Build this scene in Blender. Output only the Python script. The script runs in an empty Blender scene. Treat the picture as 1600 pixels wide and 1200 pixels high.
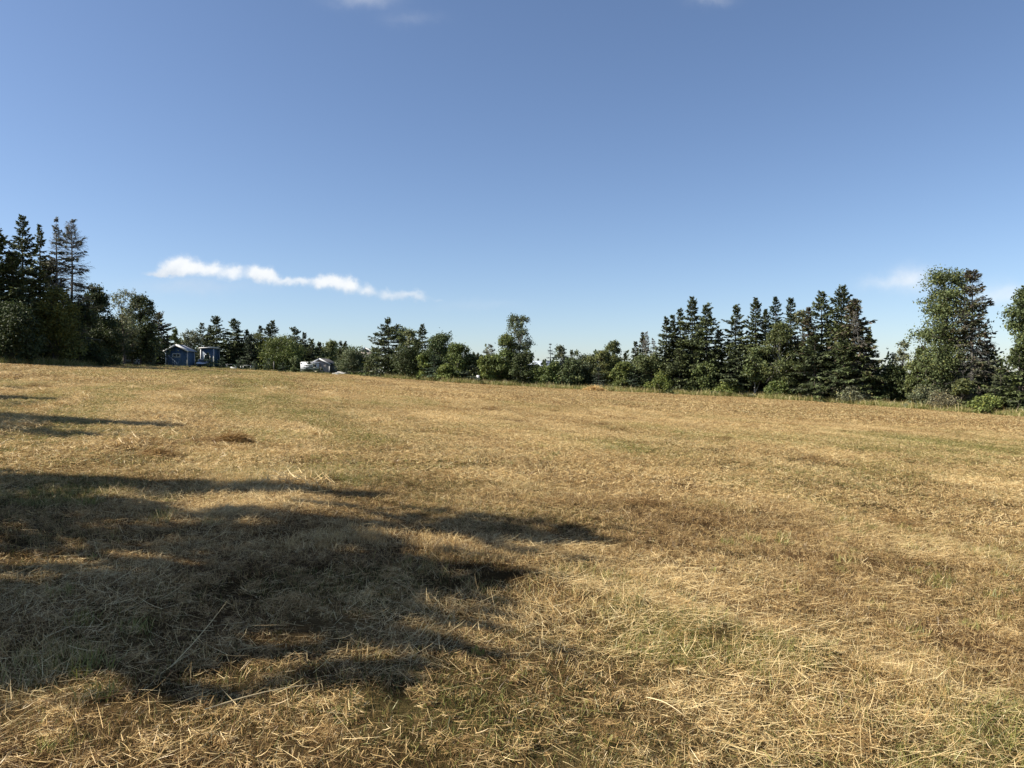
import bpy, math, random
import numpy as np
from mathutils import Matrix, Vector

# ------------------------------------------------------------------ camera, sky, sun, exposure
scene = bpy.context.scene
COL = scene.collection
F = 1186.0                    # focal length in pixels of a 1600 px wide frame
HOR = 592.0                   # row of the true horizon
EYE = 1.6
cam_d = bpy.data.cameras.new('camera')
cam_d.sensor_width = 36.0
cam_d.lens = 36.0 * F / 1600.0
cam_d.clip_start = 0.05
cam_d.clip_end = 8000.0
cam = bpy.data.objects.new('camera', cam_d)
COL.objects.link(cam)
cam.location = (0, 0, EYE)
cam.rotation_euler = (math.radians(90) - math.atan((600 - HOR) / F), 0, 0)
scene.camera = cam

SUN_AZ = math.radians(-98)   # measured from the view direction (+Y), negative = left
SUN_EL = math.radians(40)
SDIR = Vector((math.sin(SUN_AZ) * math.cos(SUN_EL), math.cos(SUN_AZ) * math.cos(SUN_EL), math.sin(SUN_EL)))
world = bpy.data.worlds.new('World')
scene.world = world
world.use_nodes = True
wn, wl = world.node_tree.nodes, world.node_tree.links
wn.clear()


def N(nodes, typ, **kw):
    n = nodes.new(typ)
    for k, v in kw.items():
        setattr(n, k, v)
    return n


def mth(nt, op, a, b=None, c=None, clamp=False):
    n = nt.nodes.new('ShaderNodeMath')
    n.operation = op
    n.use_clamp = clamp
    for i, v in enumerate((a, b, c)):
        if v is None:
            continue
        if isinstance(v, (int, float)):
            n.inputs[i].default_value = v
        else:
            nt.links.new(v, n.inputs[i])
    return n.outputs[0]


def mixc(nt, fac, a, b, mode='MIX'):
    n = nt.nodes.new('ShaderNodeMix')
    n.data_type = 'RGBA'
    n.blend_type = mode
    for s, v in ((n.inputs[0], fac), (n.inputs[6], a), (n.inputs[7], b)):
        if isinstance(v, (int, float)):
            s.default_value = v
        elif isinstance(v, tuple):
            s.default_value = (*v, 1.0) if len(v) == 3 else v
        else:
            nt.links.new(v, s)
    return n.outputs[2]


def sstep(nt, x, lo, hi):
    n = nt.nodes.new('ShaderNodeMapRange')
    n.interpolation_type = 'SMOOTHSTEP'
    n.inputs[1].default_value = lo
    n.inputs[2].default_value = hi
    nt.links.new(x, n.inputs[0])
    return n.outputs[0]


def noise(nt, vec, scale, detail=4.0, rough=0.55, dist=0.0, dims='3D'):
    n = nt.nodes.new('ShaderNodeTexNoise')
    n.noise_dimensions = dims
    n.inputs['Scale'].default_value = scale
    n.inputs['Detail'].default_value = detail
    n.inputs['Roughness'].default_value = rough
    n.inputs['Distortion'].default_value = dist
    if vec is not None:
        nt.links.new(vec, n.inputs['Vector'])
    return n


def build_world():
    nt = world.node_tree
    sky = N(wn, 'ShaderNodeTexSky', sky_type='NISHITA', sun_disc=False)
    sky.sun_elevation = SUN_EL
    sky.sun_rotation = SUN_AZ % (2 * math.pi)
    sky.altitude = 0.0
    sky.air_density = 0.85
    sky.dust_density = 0.5
    sky.ozone_density = 3.5
    skyc = mixc(nt, 1.0, sky.outputs[0], (1.035, .992, .995), 'MULTIPLY')
    # clouds, laid on the far sky by direction
    tc = N(wn, 'ShaderNodeTexCoord')
    sep = N(wn, 'ShaderNodeSeparateXYZ')
    wl.new(tc.outputs['Generated'], sep.inputs[0])
    front = mth(nt, 'GREATER_THAN', sep.outputs[1], 0.05)
    yy = mth(nt, 'MAXIMUM', sep.outputs[1], 0.05)
    u = mth(nt, 'DIVIDE', sep.outputs[0], yy)
    v = mth(nt, 'DIVIDE', sep.outputs[2], yy)
    cmb = N(wn, 'ShaderNodeCombineXYZ')
    wl.new(u, cmb.inputs[0])
    wl.new(v, cmb.inputs[1])
    nz = noise(nt, cmb.outputs[0], 26.0, 6.0, 0.6)
    nz2 = noise(nt, cmb.outputs[0], 70.0, 5.0, 0.6)
    s2 = N(wn, 'ShaderNodeSeparateColor')
    wl.new(nz.outputs['Color'], s2.inputs[0])
    s3 = N(wn, 'ShaderNodeSeparateColor')
    wl.new(nz2.outputs['Color'], s3.inputs[0])
    du = mth(nt, 'ADD', mth(nt, 'MULTIPLY', mth(nt, 'SUBTRACT', s2.outputs[0], 0.5), 0.026),
             mth(nt, 'MULTIPLY', mth(nt, 'SUBTRACT', s3.outputs[0], 0.5), 0.014))
    dv = mth(nt, 'ADD', mth(nt, 'MULTIPLY', mth(nt, 'SUBTRACT', s2.outputs[1], 0.5), 0.022),
             mth(nt, 'MULTIPLY', mth(nt, 'SUBTRACT', s3.outputs[1], 0.5), 0.012))
    ud, vd = mth(nt, 'ADD', u, du), mth(nt, 'ADD', v, dv)

    def lumps(items):
        tot = None
        for (px, py, rx, ru, rd, op) in items:
            cu, cv = (px - 800) / F, (HOR - py) / F
            a = mth(nt, 'DIVIDE', mth(nt, 'SUBTRACT', ud, cu), rx / F)
            q = mth(nt, 'SUBTRACT', vd, cv)
            b = mth(nt, 'ADD', mth(nt, 'DIVIDE', mth(nt, 'MAXIMUM', q, 0.0), ru / F),
                    mth(nt, 'DIVIDE', mth(nt, 'MINIMUM', q, 0.0), rd / F))
            d = mth(nt, 'ADD', mth(nt, 'MULTIPLY', a, a), mth(nt, 'MULTIPLY', b, b))
            e = mth(nt, 'MULTIPLY', mth(nt, 'EXPONENT', mth(nt, 'MULTIPLY', d, -1.0)), op)
            tot = e if tot is None else mth(nt, 'ADD', tot, e)
        return tot
    main = lumps([(248, 430, 20, 9, 5, .8), (268, 420, 17, 16, 14, 1.0), (290, 414, 15, 15, 20, 1.0), (313, 420, 15, 15, 15, 1.0), (337, 423, 13, 12, 13, .9),
                  (364, 424, 15, 12, 14, .85), (398, 427, 15, 13, 16, 1.0), (420, 430, 14, 14, 13, .95), (446, 438, 17, 8, 10, .75), (472, 441, 14, 7, 9, .7),
                  (500, 441, 14, 11, 11, .85), (522, 440, 13, 12, 14, 1.0), (545, 443, 13, 13, 15, 1.0), (574, 451, 15, 11, 12, .75), (606, 459, 16, 9, 10, .62), (632, 461, 15, 8, 8, .55),
                  (654, 465, 15, 9, 7, .55), (686, 468, 14, 5, 5, .35)])
    thin = lumps([(1425, 436, 30, 18, 18, .42), (1388, 442, 36, 10, 10, .30), (1565, 462, 50, 16, 16, .36), (570, 2, 44, 14, 12, .2),
                  (1112, 2, 30, 12, 9, .12), (1075, 215, 46, 8, 8, .06), (640, 30, 40, 10, 10, .06),
                  (740, 478, 60, 9, 7, .08), (300, 446, 90, 10, 12, .22)])
    den = mth(nt, 'MULTIPLY', sstep(nt, main, 0.14, 1.0), 0.85)
    thinv = mth(nt, 'MULTIPLY', thin, mth(nt, 'ADD', mth(nt, 'MULTIPLY', s2.outputs[2], 1.4), 0.3))
    den = mth(nt, 'MAXIMUM', den, thinv, clamp=True)
    den = mth(nt, 'MULTIPLY', den, front)
    vc = mth(nt, 'SUBTRACT', vd, mth(nt, 'SUBTRACT', (HOR - 425) / F, mth(nt, 'MULTIPLY', mth(nt, 'SUBTRACT', ud, (280 - 800) / F), .105)))
    lit = mth(nt, 'ADD', mth(nt, 'MULTIPLY', mth(nt, 'SUBTRACT', s3.outputs[2], .5), 0.7), mth(nt, 'ADD', mth(nt, 'MULTIPLY', sstep(nt, vc, -12 / F, 9 / F), .85), .1), clamp=True)
    ccol = mixc(nt, lit, (4.7, 5.1, 5.6), (7.1, 7.1, 7.0))  # cloud shading painted into the colour: white tops, greyer undersides
    final = mixc(nt, den, skyc, ccol)
    # the cloud part is only evaluated inside the patches of sky that hold cloud
    def boxm(x0, x1, y0, y1):
        a = mth(nt, 'MULTIPLY', mth(nt, 'GREATER_THAN', u, (x0 - 800) / F), mth(nt, 'LESS_THAN', u, (x1 - 800) / F))
        b = mth(nt, 'MULTIPLY', mth(nt, 'GREATER_THAN', v, (HOR - y1) / F), mth(nt, 'LESS_THAN', v, (HOR - y0) / F))
        return mth(nt, 'MULTIPLY', a, b)
    gate = mth(nt, 'MAXIMUM', boxm(90, 960, 370, 530), mth(nt, 'MAXIMUM', boxm(1260, 1800, 370, 520), boxm(400, 1260, -80, 60)))
    gate = mth(nt, 'MULTIPLY', gate, front)
    bg = N(wn, 'ShaderNodeBackground')
    bg.inputs[1].default_value = SKY_STRENGTH
    wl.new(skyc, bg.inputs[0])
    bg2 = N(wn, 'ShaderNodeBackground')
    bg2.inputs[1].default_value = SKY_STRENGTH
    wl.new(final, bg2.inputs[0])
    mx = N(wn, 'ShaderNodeMixShader')
    wl.new(gate, mx.inputs[0])
    wl.new(bg.outputs[0], mx.inputs[1])
    wl.new(bg2.outputs[0], mx.inputs[2])
    out = N(wn, 'ShaderNodeOutputWorld')
    wl.new(mx.outputs[0], out.inputs[0])


SKY_STRENGTH = 0.082
build_world()
sun_d = bpy.data.lights.new('sun', 'SUN')
sun_d.energy = 5.0
sun_d.angle = math.radians(0.53)
sun_d.color = (1.0, 0.93, 0.82)
sun = bpy.data.objects.new('sun', sun_d)
COL.objects.link(sun)
sun.rotation_euler = SDIR.to_track_quat('Z', 'Y').to_euler()
scene.view_settings.view_transform = 'Standard'
scene.view_settings.look = 'None'
scene.view_settings.exposure = 0.87
scene.view_settings.gamma = 1.0
scene.view_settings.use_curve_mapping = False
scene.render.engine = 'CYCLES'
scene.cycles.max_bounces = 5
scene.cycles.diffuse_bounces = 3
scene.cycles.transmission_bounces = 3

# ------------------------------------------------------------------ helpers
rng = np.random.default_rng(7)


def mesh_np(name, V, quads=None, tris=None, cols=None, smooth=False):
    me = bpy.data.meshes.new(name)
    V = np.asarray(V, np.float32)
    nq = 0 if quads is None else len(quads)
    ntr = 0 if tris is None else len(tris)
    loops = np.concatenate([np.asarray(x, np.int32).ravel() for x in (quads, tris) if x is not None and len(x)])
    me.vertices.add(len(V))
    me.vertices.foreach_set('co', V.ravel())
    me.loops.add(len(loops))
    me.loops.foreach_set('vertex_index', loops)
    me.polygons.add(nq + ntr)
    st = np.concatenate([np.arange(nq) * 4, nq * 4 + np.arange(ntr) * 3]).astype(np.int32)
    me.polygons.foreach_set('loop_start', st)
    if smooth:
        me.polygons.foreach_set('use_smooth', np.ones(nq + ntr, bool))
    me.update(calc_edges=True)
    if cols is not None:
        at = me.attributes.new('col', 'FLOAT_COLOR', 'POINT')
        c = np.ones((len(V), 4), np.float32)
        c[:, :cols.shape[1]] = cols
        at.data.foreach_set('color', c.ravel())
    return me


class MB:
    """collects boxes, prisms and tubes into one mesh"""
    def __init__(self):
        self.v, self.q, self.t = [], [], []

    def add(self, vs, faces):
        o = len(self.v)
        self.v += [tuple(p) for p in vs]
        for f in faces:
            (self.q if len(f) == 4 else self.t).append([o + i for i in f])
        return self

    def box(self, x0, y0, z0, x1, y1, z1):
        vs = [(x0, y0, z0), (x1, y0, z0), (x1, y1, z0), (x0, y1, z0), (x0, y0, z1), (x1, y0, z1), (x1, y1, z1), (x0, y1, z1)]
        return self.add(vs, [(0, 3, 2, 1), (4, 5, 6, 7), (0, 1, 5, 4), (1, 2, 6, 5), (2, 3, 7, 6), (3, 0, 4, 7)])

    def hexa(self, vs):
        return self.add(vs, [(0, 3, 2, 1), (4, 5, 6, 7), (0, 1, 5, 4), (1, 2, 6, 5), (2, 3, 7, 6), (3, 0, 4, 7)])

    def tube(self, pts, rads, n=6):
        rings = []
        pts = [Vector(p) for p in pts]
        for i, (p, r) in enumerate(zip(pts, rads)):
            d = (pts[min(i + 1, len(pts) - 1)] - pts[max(i - 1, 0)]).normalized()
            a = d.orthogonal().normalized()
            b = d.cross(a)
            rings.append([p + (a * math.cos(2 * math.pi * k / n) + b * math.sin(2 * math.pi * k / n)) * r for k in range(n)])
        o = len(self.v)
        for R in rings:
            self.v += [tuple(p) for p in R]
        for i in range(len(rings) - 1):
            for k in range(n):
                self.q.append([o + i * n + k, o + i * n + (k + 1) % n, o + (i + 1) * n + (k + 1) % n, o + (i + 1) * n + k])
        for ring, c in ((0, pts[0]), (len(rings) - 1, pts[-1])):
            self.v.append(tuple(c))
            ci = len(self.v) - 1
            for k in range(n):
                self.t.append([ci, o + ring * n + k, o + ring * n + (k + 1) % n])
        return self

    def build(self, name, mat, parent=None, smooth=False):
        me = mesh_np(name, np.array(self.v), self.q or None, self.t or None, smooth=smooth)
        return link(name, me, mat, parent)


def link(name, me, mat=None, parent=None):
    o = bpy.data.objects.new(name, me)
    if mat is not None and me is not None:
        if len(me.materials) == 0:
            me.materials.append(mat)
    COL.objects.link(o)
    if parent is not None:
        o.parent = parent
    return o


def thing(name, label, cat, loc=(0, 0, 0), rz=0.0, group=None):
    o = bpy.data.objects.new(name, None)
    o.empty_display_size = 0.3
    COL.objects.link(o)
    o.location = loc
    o.rotation_euler = (0, 0, rz)
    o['label'] = label
    o['category'] = cat
    if group:
        o['group'] = group
    return o


def new_mat(name):
    m = bpy.data.materials.new(name)
    m.use_nodes = True
    nt = m.node_tree
    nt.nodes.clear()
    out = nt.nodes.new('ShaderNodeOutputMaterial')
    return m, nt, out


def solid(name, col, rough=0.7, var=0.12, scale=3.0, metal=0.0, bump=0.0):
    m, nt, out = new_mat(name)
    b = nt.nodes.new('ShaderNodeBsdfPrincipled')
    b.inputs['Roughness'].default_value = rough
    b.inputs['Metallic'].default_value = metal
    tc = nt.nodes.new('ShaderNodeTexCoord')
    nz = noise(nt, tc.outputs['Object'], scale, 5.0, 0.6)
    d = tuple(c * (1 - var * 2) for c in col)
    l = tuple(min(1, c * (1 + var * 1.5)) for c in col)
    nt.links.new(mixc(nt, nz.outputs['Fac'], d, l), b.inputs['Base Color'])
    if bump:
        bp = nt.nodes.new('ShaderNodeBump')
        bp.inputs['Strength'].default_value = bump
        bp.inputs['Distance'].default_value = 0.02
        nt.links.new(nz.outputs['Fac'], bp.inputs['Height'])
        nt.links.new(bp.outputs[0], b.inputs['Normal'])
    nt.links.new(b.outputs[0], out.inputs[0])
    return m


# ------------------------------------------------------------------ terrain
EDGE_PX = np.array([-2400, -1200, -950, -500, -100, 0, 130, 200, 260, 300, 400, 500, 575, 640, 700, 850, 1000, 1200, 1400, 1500, 1600, 2000, 2600], float)
EDGE_D = np.array([8, 14, 23, 42, 62, 70, 82, 93, 106, 113, 119, 119, 115, 106, 102, 100, 97, 90, 80, 74, 70, 58, 45], float)


def ground(x, y):
    x = np.asarray(x, float)
    y = np.asarray(y, float)
    xs = 110 * np.tanh(x / 110)
    ys = 170 * np.tanh(np.maximum(y, -60) / 170)
    z = 0.0075 * ys * 1.03 - 0.057 * xs
    z = z + 0.38 * np.exp(-((x - 33) / 18) ** 2) * np.clip(ys / 90, 0, 1)
    r = np.hypot(x, y)
    nearf = np.exp(-(r / 16) ** 2)
    z = z + nearf * (0.020 * np.sin(1.9 * x + 0.6 * y + 1) + 0.018 * np.sin(-1.1 * x + 2.3 * y) + 0.012 * np.sin(3.3 * x + 1.7 * y + 2))
    z = z + 0.05 * np.sin(0.31 * x + 0.12 * y + 2) * np.exp(-(r / 70) ** 2) + 0.05 * np.sin(0.17 * y - 0.23 * x) * np.exp(-(r / 70) ** 2)
    # low bank of rank grass in the right foreground
    d = bank_dist(x, y)
    z = z + 0.075 * np.exp(-(d / 0.28) ** 2) * np.exp(-(r / 9) ** 4)
    return z - G0


BANK = np.array([(-0.6, 6.6), (0.25, 5.75), (1.1, 5.2), (1.9, 4.45), (2.6, 3.7), (3.6, 2.7)])


def bank_dist(x, y):
    """signed distance to the bank line, positive on the far side"""
    best = np.full(np.shape(x), 1e9)
    sg = np.zeros(np.shape(x))
    for (a, b) in zip(BANK[:-1], BANK[1:]):
        e = b - a
        t = np.clip(((x - a[0]) * e[0] + (y - a[1]) * e[1]) / (e @ e), 0, 1)
        dx, dy = x - (a[0] + t * e[0]), y - (a[1] + t * e[1])
        d = np.hypot(dx, dy)
        s = np.sign(e[0] * (y - a[1]) - e[1] * (x - a[0]))
        m = d < np.abs(best)
        best = np.where(m, d, best)
        sg = np.where(m, s, sg)
    return best * sg


G0 = 0.0
G0 = float(ground(0.0, 0.0))


def edge_depth(x, y):
    px = 800 + F * np.asarray(x, float) / np.maximum(y, 0.5)
    return np.interp(px, EDGE_PX, EDGE_D)


def at(px, depth):
    return (px - 800) / F * depth, depth


def gz(x, y):
    return float(ground(x, y))


def ray_ground(px, py):
    dx, dz = (px - 800) / F, (HOR - py) / F
    t = 3.0
    for _ in range(60):
        z = EYE + dz * t
        t += (z - gz(dx * t, t)) / max(0.02, -dz + 0.0077 - 0.057 * dx)* 0.7
    return dx * t, t


# ------------------------------------------------------------------ macro masks for the field (world position)
def vnoise(x, y, s, seed, n=7):
    g = np.random.default_rng(seed)
    t = 0
    for k in range(n):
        a = g.uniform(0, 6.283)
        f = s * g.uniform(.55, 1.8)
        w = 1.2 * np.sin(.37 * f * x + g.uniform(0, 6)) + 1.2 * np.sin(.41 * f * y + g.uniform(0, 6))
        t = t + np.sin((x * np.cos(a) + y * np.sin(a)) * f + w + g.uniform(0, 6.283))
    return t / math.sqrt(n / 2)


HEAD = math.radians(18.6)              # mowing direction, left of the view axis


def rows(x, y):
    c = x * math.cos(HEAD) + y * math.sin(HEAD)
    s_ = -x * math.sin(HEAD) + y * math.cos(HEAD)
    return c + 0.5 * np.sin(s_ * 0.21 + 1) + 0.25 * np.sin(s_ * .63), s_


def swath(x, y):
    """pale rows of hay left by the rake, wavering and broken"""
    ph, s_ = rows(x, y)
    return .8 * np.cos(ph * 2 * np.pi / 3.4) + 0.55 * vnoise(x, y, .9, 3)


TRACKS = [(-11.4, .5, .55), (-9.6, .45, .55), (-6.2, .5, .55), (-4.4, .45, .55), (-.4, .5, .5), (1.4, .45, .5), (6.0, .5, .3), (7.8, .45, .3), (13.5, .5, .2)]


def green_mask(x, y):
    ph, s_ = rows(x, y)
    g = .20 + .10 * vnoise(ph, s_ * .22, .55, 61) + .10 * vnoise(x, y, .7, 62) + .09 * vnoise(x, y, 2.6, 63) - .04 * swath(x, y)
    for (cx, cy, rx, ry, amp) in ((.8, 3.2, 5, 1.7, .04), (20, 27, 14, 6, .22), (-10, 24, 3, 5, .2), (-6, 30, 1.5, 12, .2), (12, 25, 9, 5, .40), (24, 32, 10, 5, .25), (2.4, 3.4, 1.6, .6, .38), (1.2, 4.8, 1.0, .4, .36), (-.4, 3.5, .5, .4, .28), (.9, 3.1, 1.0, .4, .15), (-1.3, 5.2, .8, .5, .25), (-3.2, 11.5, 1.0, 2.0, .3),
                                  (3, 40, 14, 4, .16), (-8, 34, 4, 3, .15), (6, 15, 2.5, 2, .2), (-1.6, 5.4, .9, .5, .22), (-27, 82, 6, 18, .3), (-17, 60, 2.0, 20, .22), (-31, 85, 2.0, 20, .2)):
        g = g + amp * np.exp(-((x - cx) / rx) ** 2 - ((y - cy) / ry) ** 2)
    for c0, wd, am in TRACKS:
        g = g + am * np.exp(-((ph - c0) / wd) ** 2) * np.clip((y - 9) / 8, 0, 1)
    return np.clip(g, 0, 1)


def pale_mask(x, y):
    return .34 * np.clip(swath(x, y), -1, 1.2) + .34 * vnoise(x, y, 2.4, 71) + .10 * vnoise(x, y, .35, 72) + .25 * vnoise(x, y, 6.0, 73)


def ramp(nt, fac, stops):
    n = nt.nodes.new('ShaderNodeValToRGB')
    cr = n.color_ramp
    while len(cr.elements) < len(stops):
        cr.elements.new(0.5)
    for e, (p, c) in zip(cr.elements, stops):
        e.position = p
        e.color = (*c, 1)
    nt.links.new(fac, n.inputs[0])
    return n.outputs[0]


STRAW = [(0.0, (0.120, 0.063, 0.024)), (0.30, (0.335, 0.206, 0.078)), (0.62, (0.62, 0.430, 0.182)), (1.0, (0.84, 0.670, 0.350))]
GREEN = [(0.0, (0.062, 0.074, 0.015)), (0.5, (0.195, 0.205, 0.050)), (1.0, (0.40, 0.37, 0.115))]


def sepattr(nt, name, typ='GEOMETRY'):
    a = nt.nodes.new('ShaderNodeAttribute')
    a.attribute_name = name
    a.attribute_type = typ
    sc = nt.nodes.new('ShaderNodeSeparateColor')
    nt.links.new(a.outputs['Color'], sc.inputs[0])
    return sc.outputs


def grass_material(instanced=True):
    m, nt, out = new_mat('dry_grass' if instanced else 'heaped_hay')
    r, g, _ = sepattr(nt, 'col')
    if instanced:
        green, pal, _ = sepattr(nt, 'mac', 'INSTANCER')
        gg = mth(nt, 'ADD', g, mth(nt, 'MULTIPLY', mth(nt, 'SUBTRACT', pal, .32), 0.40), clamp=True)
        straw = ramp(nt, gg, STRAW)
        grn = ramp(nt, g, GREEN)
        isg = sstep(nt, mth(nt, 'SUBTRACT', green, r), -0.10, 0.10)
        col = mixc(nt, isg, straw, grn)
    else:
        col = ramp(nt, g, STRAW)
    dif = nt.nodes.new('ShaderNodeBsdfDiffuse')
    nt.links.new(col, dif.inputs[0])
    gl = nt.nodes.new('ShaderNodeBsdfGlossy')
    gl.inputs['Roughness'].default_value = .42
    gl.inputs['Color'].default_value = (.9, .88, .8, 1)
    tr = nt.nodes.new('ShaderNodeBsdfTranslucent')
    nt.links.new(col, tr.inputs[0])
    mx = nt.nodes.new('ShaderNodeMixShader')
    mx.inputs[0].default_value = 0.24
    nt.links.new(dif.outputs[0], mx.inputs[1])
    nt.links.new(tr.outputs[0], mx.inputs[2])
    m2 = nt.nodes.new('ShaderNodeMixShader')
    m2.inputs[0].default_value = 0.035
    nt.links.new(mx.outputs[0], m2.inputs[1])
    nt.links.new(gl.outputs[0], m2.inputs[2])
    nt.links.new(m2.outputs[0], out.inputs[0])
    return m


def ground_material():
    m, nt, out = new_mat('field_soil_and_thatch')
    geo = nt.nodes.new('ShaderNodeNewGeometry')
    ins, green, pal = sepattr(nt, 'col')
    fine = noise(nt, geo.outputs['Position'], 21.0, 5.0, 0.75)
    f = mth(nt, 'ADD', mth(nt, 'MULTIPLY', mth(nt, 'SUBTRACT', fine.outputs['Fac'], .3), 1.3), mth(nt, 'MULTIPLY', mth(nt, 'SUBTRACT', pal, .5), 0.5), clamp=True)
    straw = ramp(nt, f, [(0.0, (0.045, 0.027, 0.013)), (0.5, (0.14, 0.086, 0.040)), (1.0, (0.46, 0.33, 0.15))])
    grn = ramp(nt, f, [(0.0, (0.04, 0.042, 0.014)), (1.0, (0.20, 0.19, 0.065))])
    col = mixc(nt, mth(nt, 'MULTIPLY', green, 0.7), straw, grn)
    turf = ramp(nt, fine.outputs['Fac'], [(0.25, (0.045, 0.060, 0.018)), (0.55, (0.085, 0.105, 0.030)), (0.8, (0.15, 0.15, 0.055))])
    col = mixc(nt, sstep(nt, ins, 0.35, 0.65), turf, col)
    b = nt.nodes.new('ShaderNodeBsdfDiffuse')
    nt.links.new(col, b.inputs[0])
    bp = nt.nodes.new('ShaderNodeBump')
    bp.inputs['Strength'].default_value = 0.9
    bp.inputs['Distance'].default_value = 0.05
    nt.links.new(f, bp.inputs['Height'])
    nt.links.new(bp.outputs[0], b.inputs['Normal'])
    nt.links.new(b.outputs[0], out.inputs[0])
    return m


def build_ground():
    r = [0.0, 0.3]
    while r[-1] < 4000:
        q = r[-1]
        step = max(0.12, 0.035 * q) if q < 58 else (1.2 if q < 140 else 0.07 * q)
        r.append(q + step)
    r = np.array(r[1:])
    a = np.concatenate([np.radians(np.arange(-58, 58, 0.5)), np.radians(np.arange(58, 302, 4.0))])
    A, R = np.meshgrid(a, r, indexing='ij')
    X, Y = np.sin(A) * R, np.cos(A) * R
    Z = ground(X, Y)
    na, nr = X.shape
    inside = np.where(Y > 0.3, np.clip((edge_depth(X, Y) - Y) / 2.0 + 0.5, 0, 1), np.clip((X + 9) / 3, 0, 1))
    V = np.stack([X, Y, Z], -1).reshape(-1, 3)
    i, j = np.meshgrid(np.arange(na), np.arange(nr - 1), indexing='ij')
    i2 = (i + 1) % na
    quads = np.stack([i * nr + j, i * nr + j + 1, i2 * nr + j + 1, i2 * nr + j], -1).reshape(-1, 4)
    # centre cap
    V = np.vstack([V, [[0, 0, gz(0, 0)]]])
    k = np.arange(na)
    tris = np.stack([np.full(na, len(V) - 1), k * nr, ((k + 1) % na) * nr], -1)
    cols = np.zeros((len(V), 3), np.float32)
    cols[:-1, 0] = inside.ravel()
    cols[:-1, 1] = green_mask(X, Y).ravel()
    cols[:-1, 2] = np.clip(pale_mask(X, Y) * .5 + .5, 0, 1).ravel()
    cols[-1, 0] = 1
    me = mesh_np('ground', V, quads, tris, cols, smooth=True)
    o = link('ground', me, ground_material())
    o['kind'] = 'structure'
    o['label'] = 'gently tilted mown hay field reaching to the tree line'
    return o


build_ground()

# ------------------------------------------------------------------ grass tiles
def ribbons(P0, az, L, lean, curl, W, roll, u, g, rows=3, lie=None):
    """curved blades: start point, azimuth, length, lean from vertical, extra bend, width"""
    n = len(L)
    pts = [P0]
    ang = lean.copy()
    seg = L / (rows - 1)
    p = P0.copy()
    for k in range(rows - 1):
        a = ang + curl * (k + 0.5) / (rows - 1)
        p = p + np.stack([np.sin(a) * np.cos(az) * seg, np.sin(a) * np.sin(az) * seg, np.cos(a) * seg], -1)
        if lie is not None:
            p[:, 2] = np.maximum(p[:, 2], 0.004)
        pts.append(p.copy())
    side = np.stack([-np.sin(az + roll), np.cos(az + roll), np.sin(roll) * 0.5], -1)
    side /= np.linalg.norm(side, axis=1, keepdims=True)
    V = []
    wk = [1.0, 0.85, 0.25] if rows == 3 else [1.0, 0.95, 0.8, 0.2]
    for k in range(rows):
        w = (W * wk[k] * 0.5)[:, None]
        V += [pts[k] - side * w, pts[k] + side * w]
    V = np.stack(V, 1)                                   # n, 2*rows, 3
    base = np.arange(n)[:, None] * (2 * rows)
    quads = np.concatenate([base + np.array([2 * k, 2 * k + 1, 2 * k + 3, 2 * k + 2]) for k in range(rows - 1)], 0)
    cols = np.repeat(np.stack([u, g, np.zeros(n)], -1)[:, None, :], 2 * rows, 1)
    return V.reshape(-1, 3), quads, cols.reshape(-1, 3)


def join(parts):
    V, Q, C, o = [], [], [], 0
    for v, q, c in parts:
        V.append(v)
        Q.append(q + o)
        C.append(c)
        o += len(v)
    return np.concatenate(V), np.concatenate(Q), np.concatenate(C)


def upright(r, n, size, h0, h1, w, gb=(0.25, 0.8), lean=0.5, ub=(0, 1), clump=0):
    if clump:
        c = r.uniform(-size / 2, size / 2, (clump, 2))
        k = r.integers(0, clump, n)
        xy = c[k] + r.normal(0, size * 0.05, (n, 2))
    else:
        xy = r.uniform(-size / 2, size / 2, (n, 2))
    P = np.column_stack([xy, np.full(n, -0.015)])
    L = r.uniform(h0, h1, n) * (0.6 + 0.5 * r.random(n))
    return ribbons(P, r.uniform(0, 6.283, n), L, np.abs(r.normal(0, lean, n)), r.uniform(0, 0.9, n), w * r.uniform(.6, 1.4, n),
                   r.uniform(-1.2, 1.2, n), r.uniform(*ub, n), r.uniform(*gb, n))


def lying(r, n, size, l0, l1, w, zmax, gb=(0.35, 1.0), azc=None, azs=9.0, ub=(0.35, 1.3), dome=None):
    xy = r.uniform(-size / 2, size / 2, (n, 2))
    if dome:
        rad = np.sqrt(r.random(n)) * size / 2
        th = r.uniform(0, 6.283, n)
        xy = np.column_stack([rad * np.cos(th), rad * np.sin(th)])
        z = dome * np.clip(1 - (rad / (size / 2)) ** 2, 0, 1) * r.uniform(.3, 1.05, n)
    else:
        z = r.uniform(0.004, zmax, n)
    L = r.uniform(l0, l1, n)
    az = r.uniform(0, 6.283, n) if azc is None else r.normal(azc, azs, n)
    P = np.column_stack([xy, z])
    P[:, 0] -= np.cos(az) * L / 2
    P[:, 1] -= np.sin(az) * L / 2
    lean = r.normal(1.5, 0.14, n)
    return ribbons(P, az, L, lean, r.normal(0.0, 0.35, n), w * r.uniform(.6, 1.3, n), r.uniform(-1.0, 1.0, n), r.uniform(*ub, n), r.uniform(*gb, n),
                   rows=4, lie=True)


def piles(r, k, size, rad, h, n, l0, l1, w, gb):
    out = []
    for _ in range(k):
        c = r.uniform(-size / 2, size / 2, 2)
        q = r.uniform(.5, 1.3)
        v, f, cc = lying(r, n, rad * 2 * q, l0, l1, w, .1, gb=gb, dome=h * q)
        v = v.copy()
        v[:, :2] += c
        out.append((v, f, cc))
    return out


TILES = bpy.data.collections.new('grass_tiles')     # source tiles, not linked to the scene
GRASS = grass_material()
HAY = grass_material(False)
tile_names = []


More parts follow.
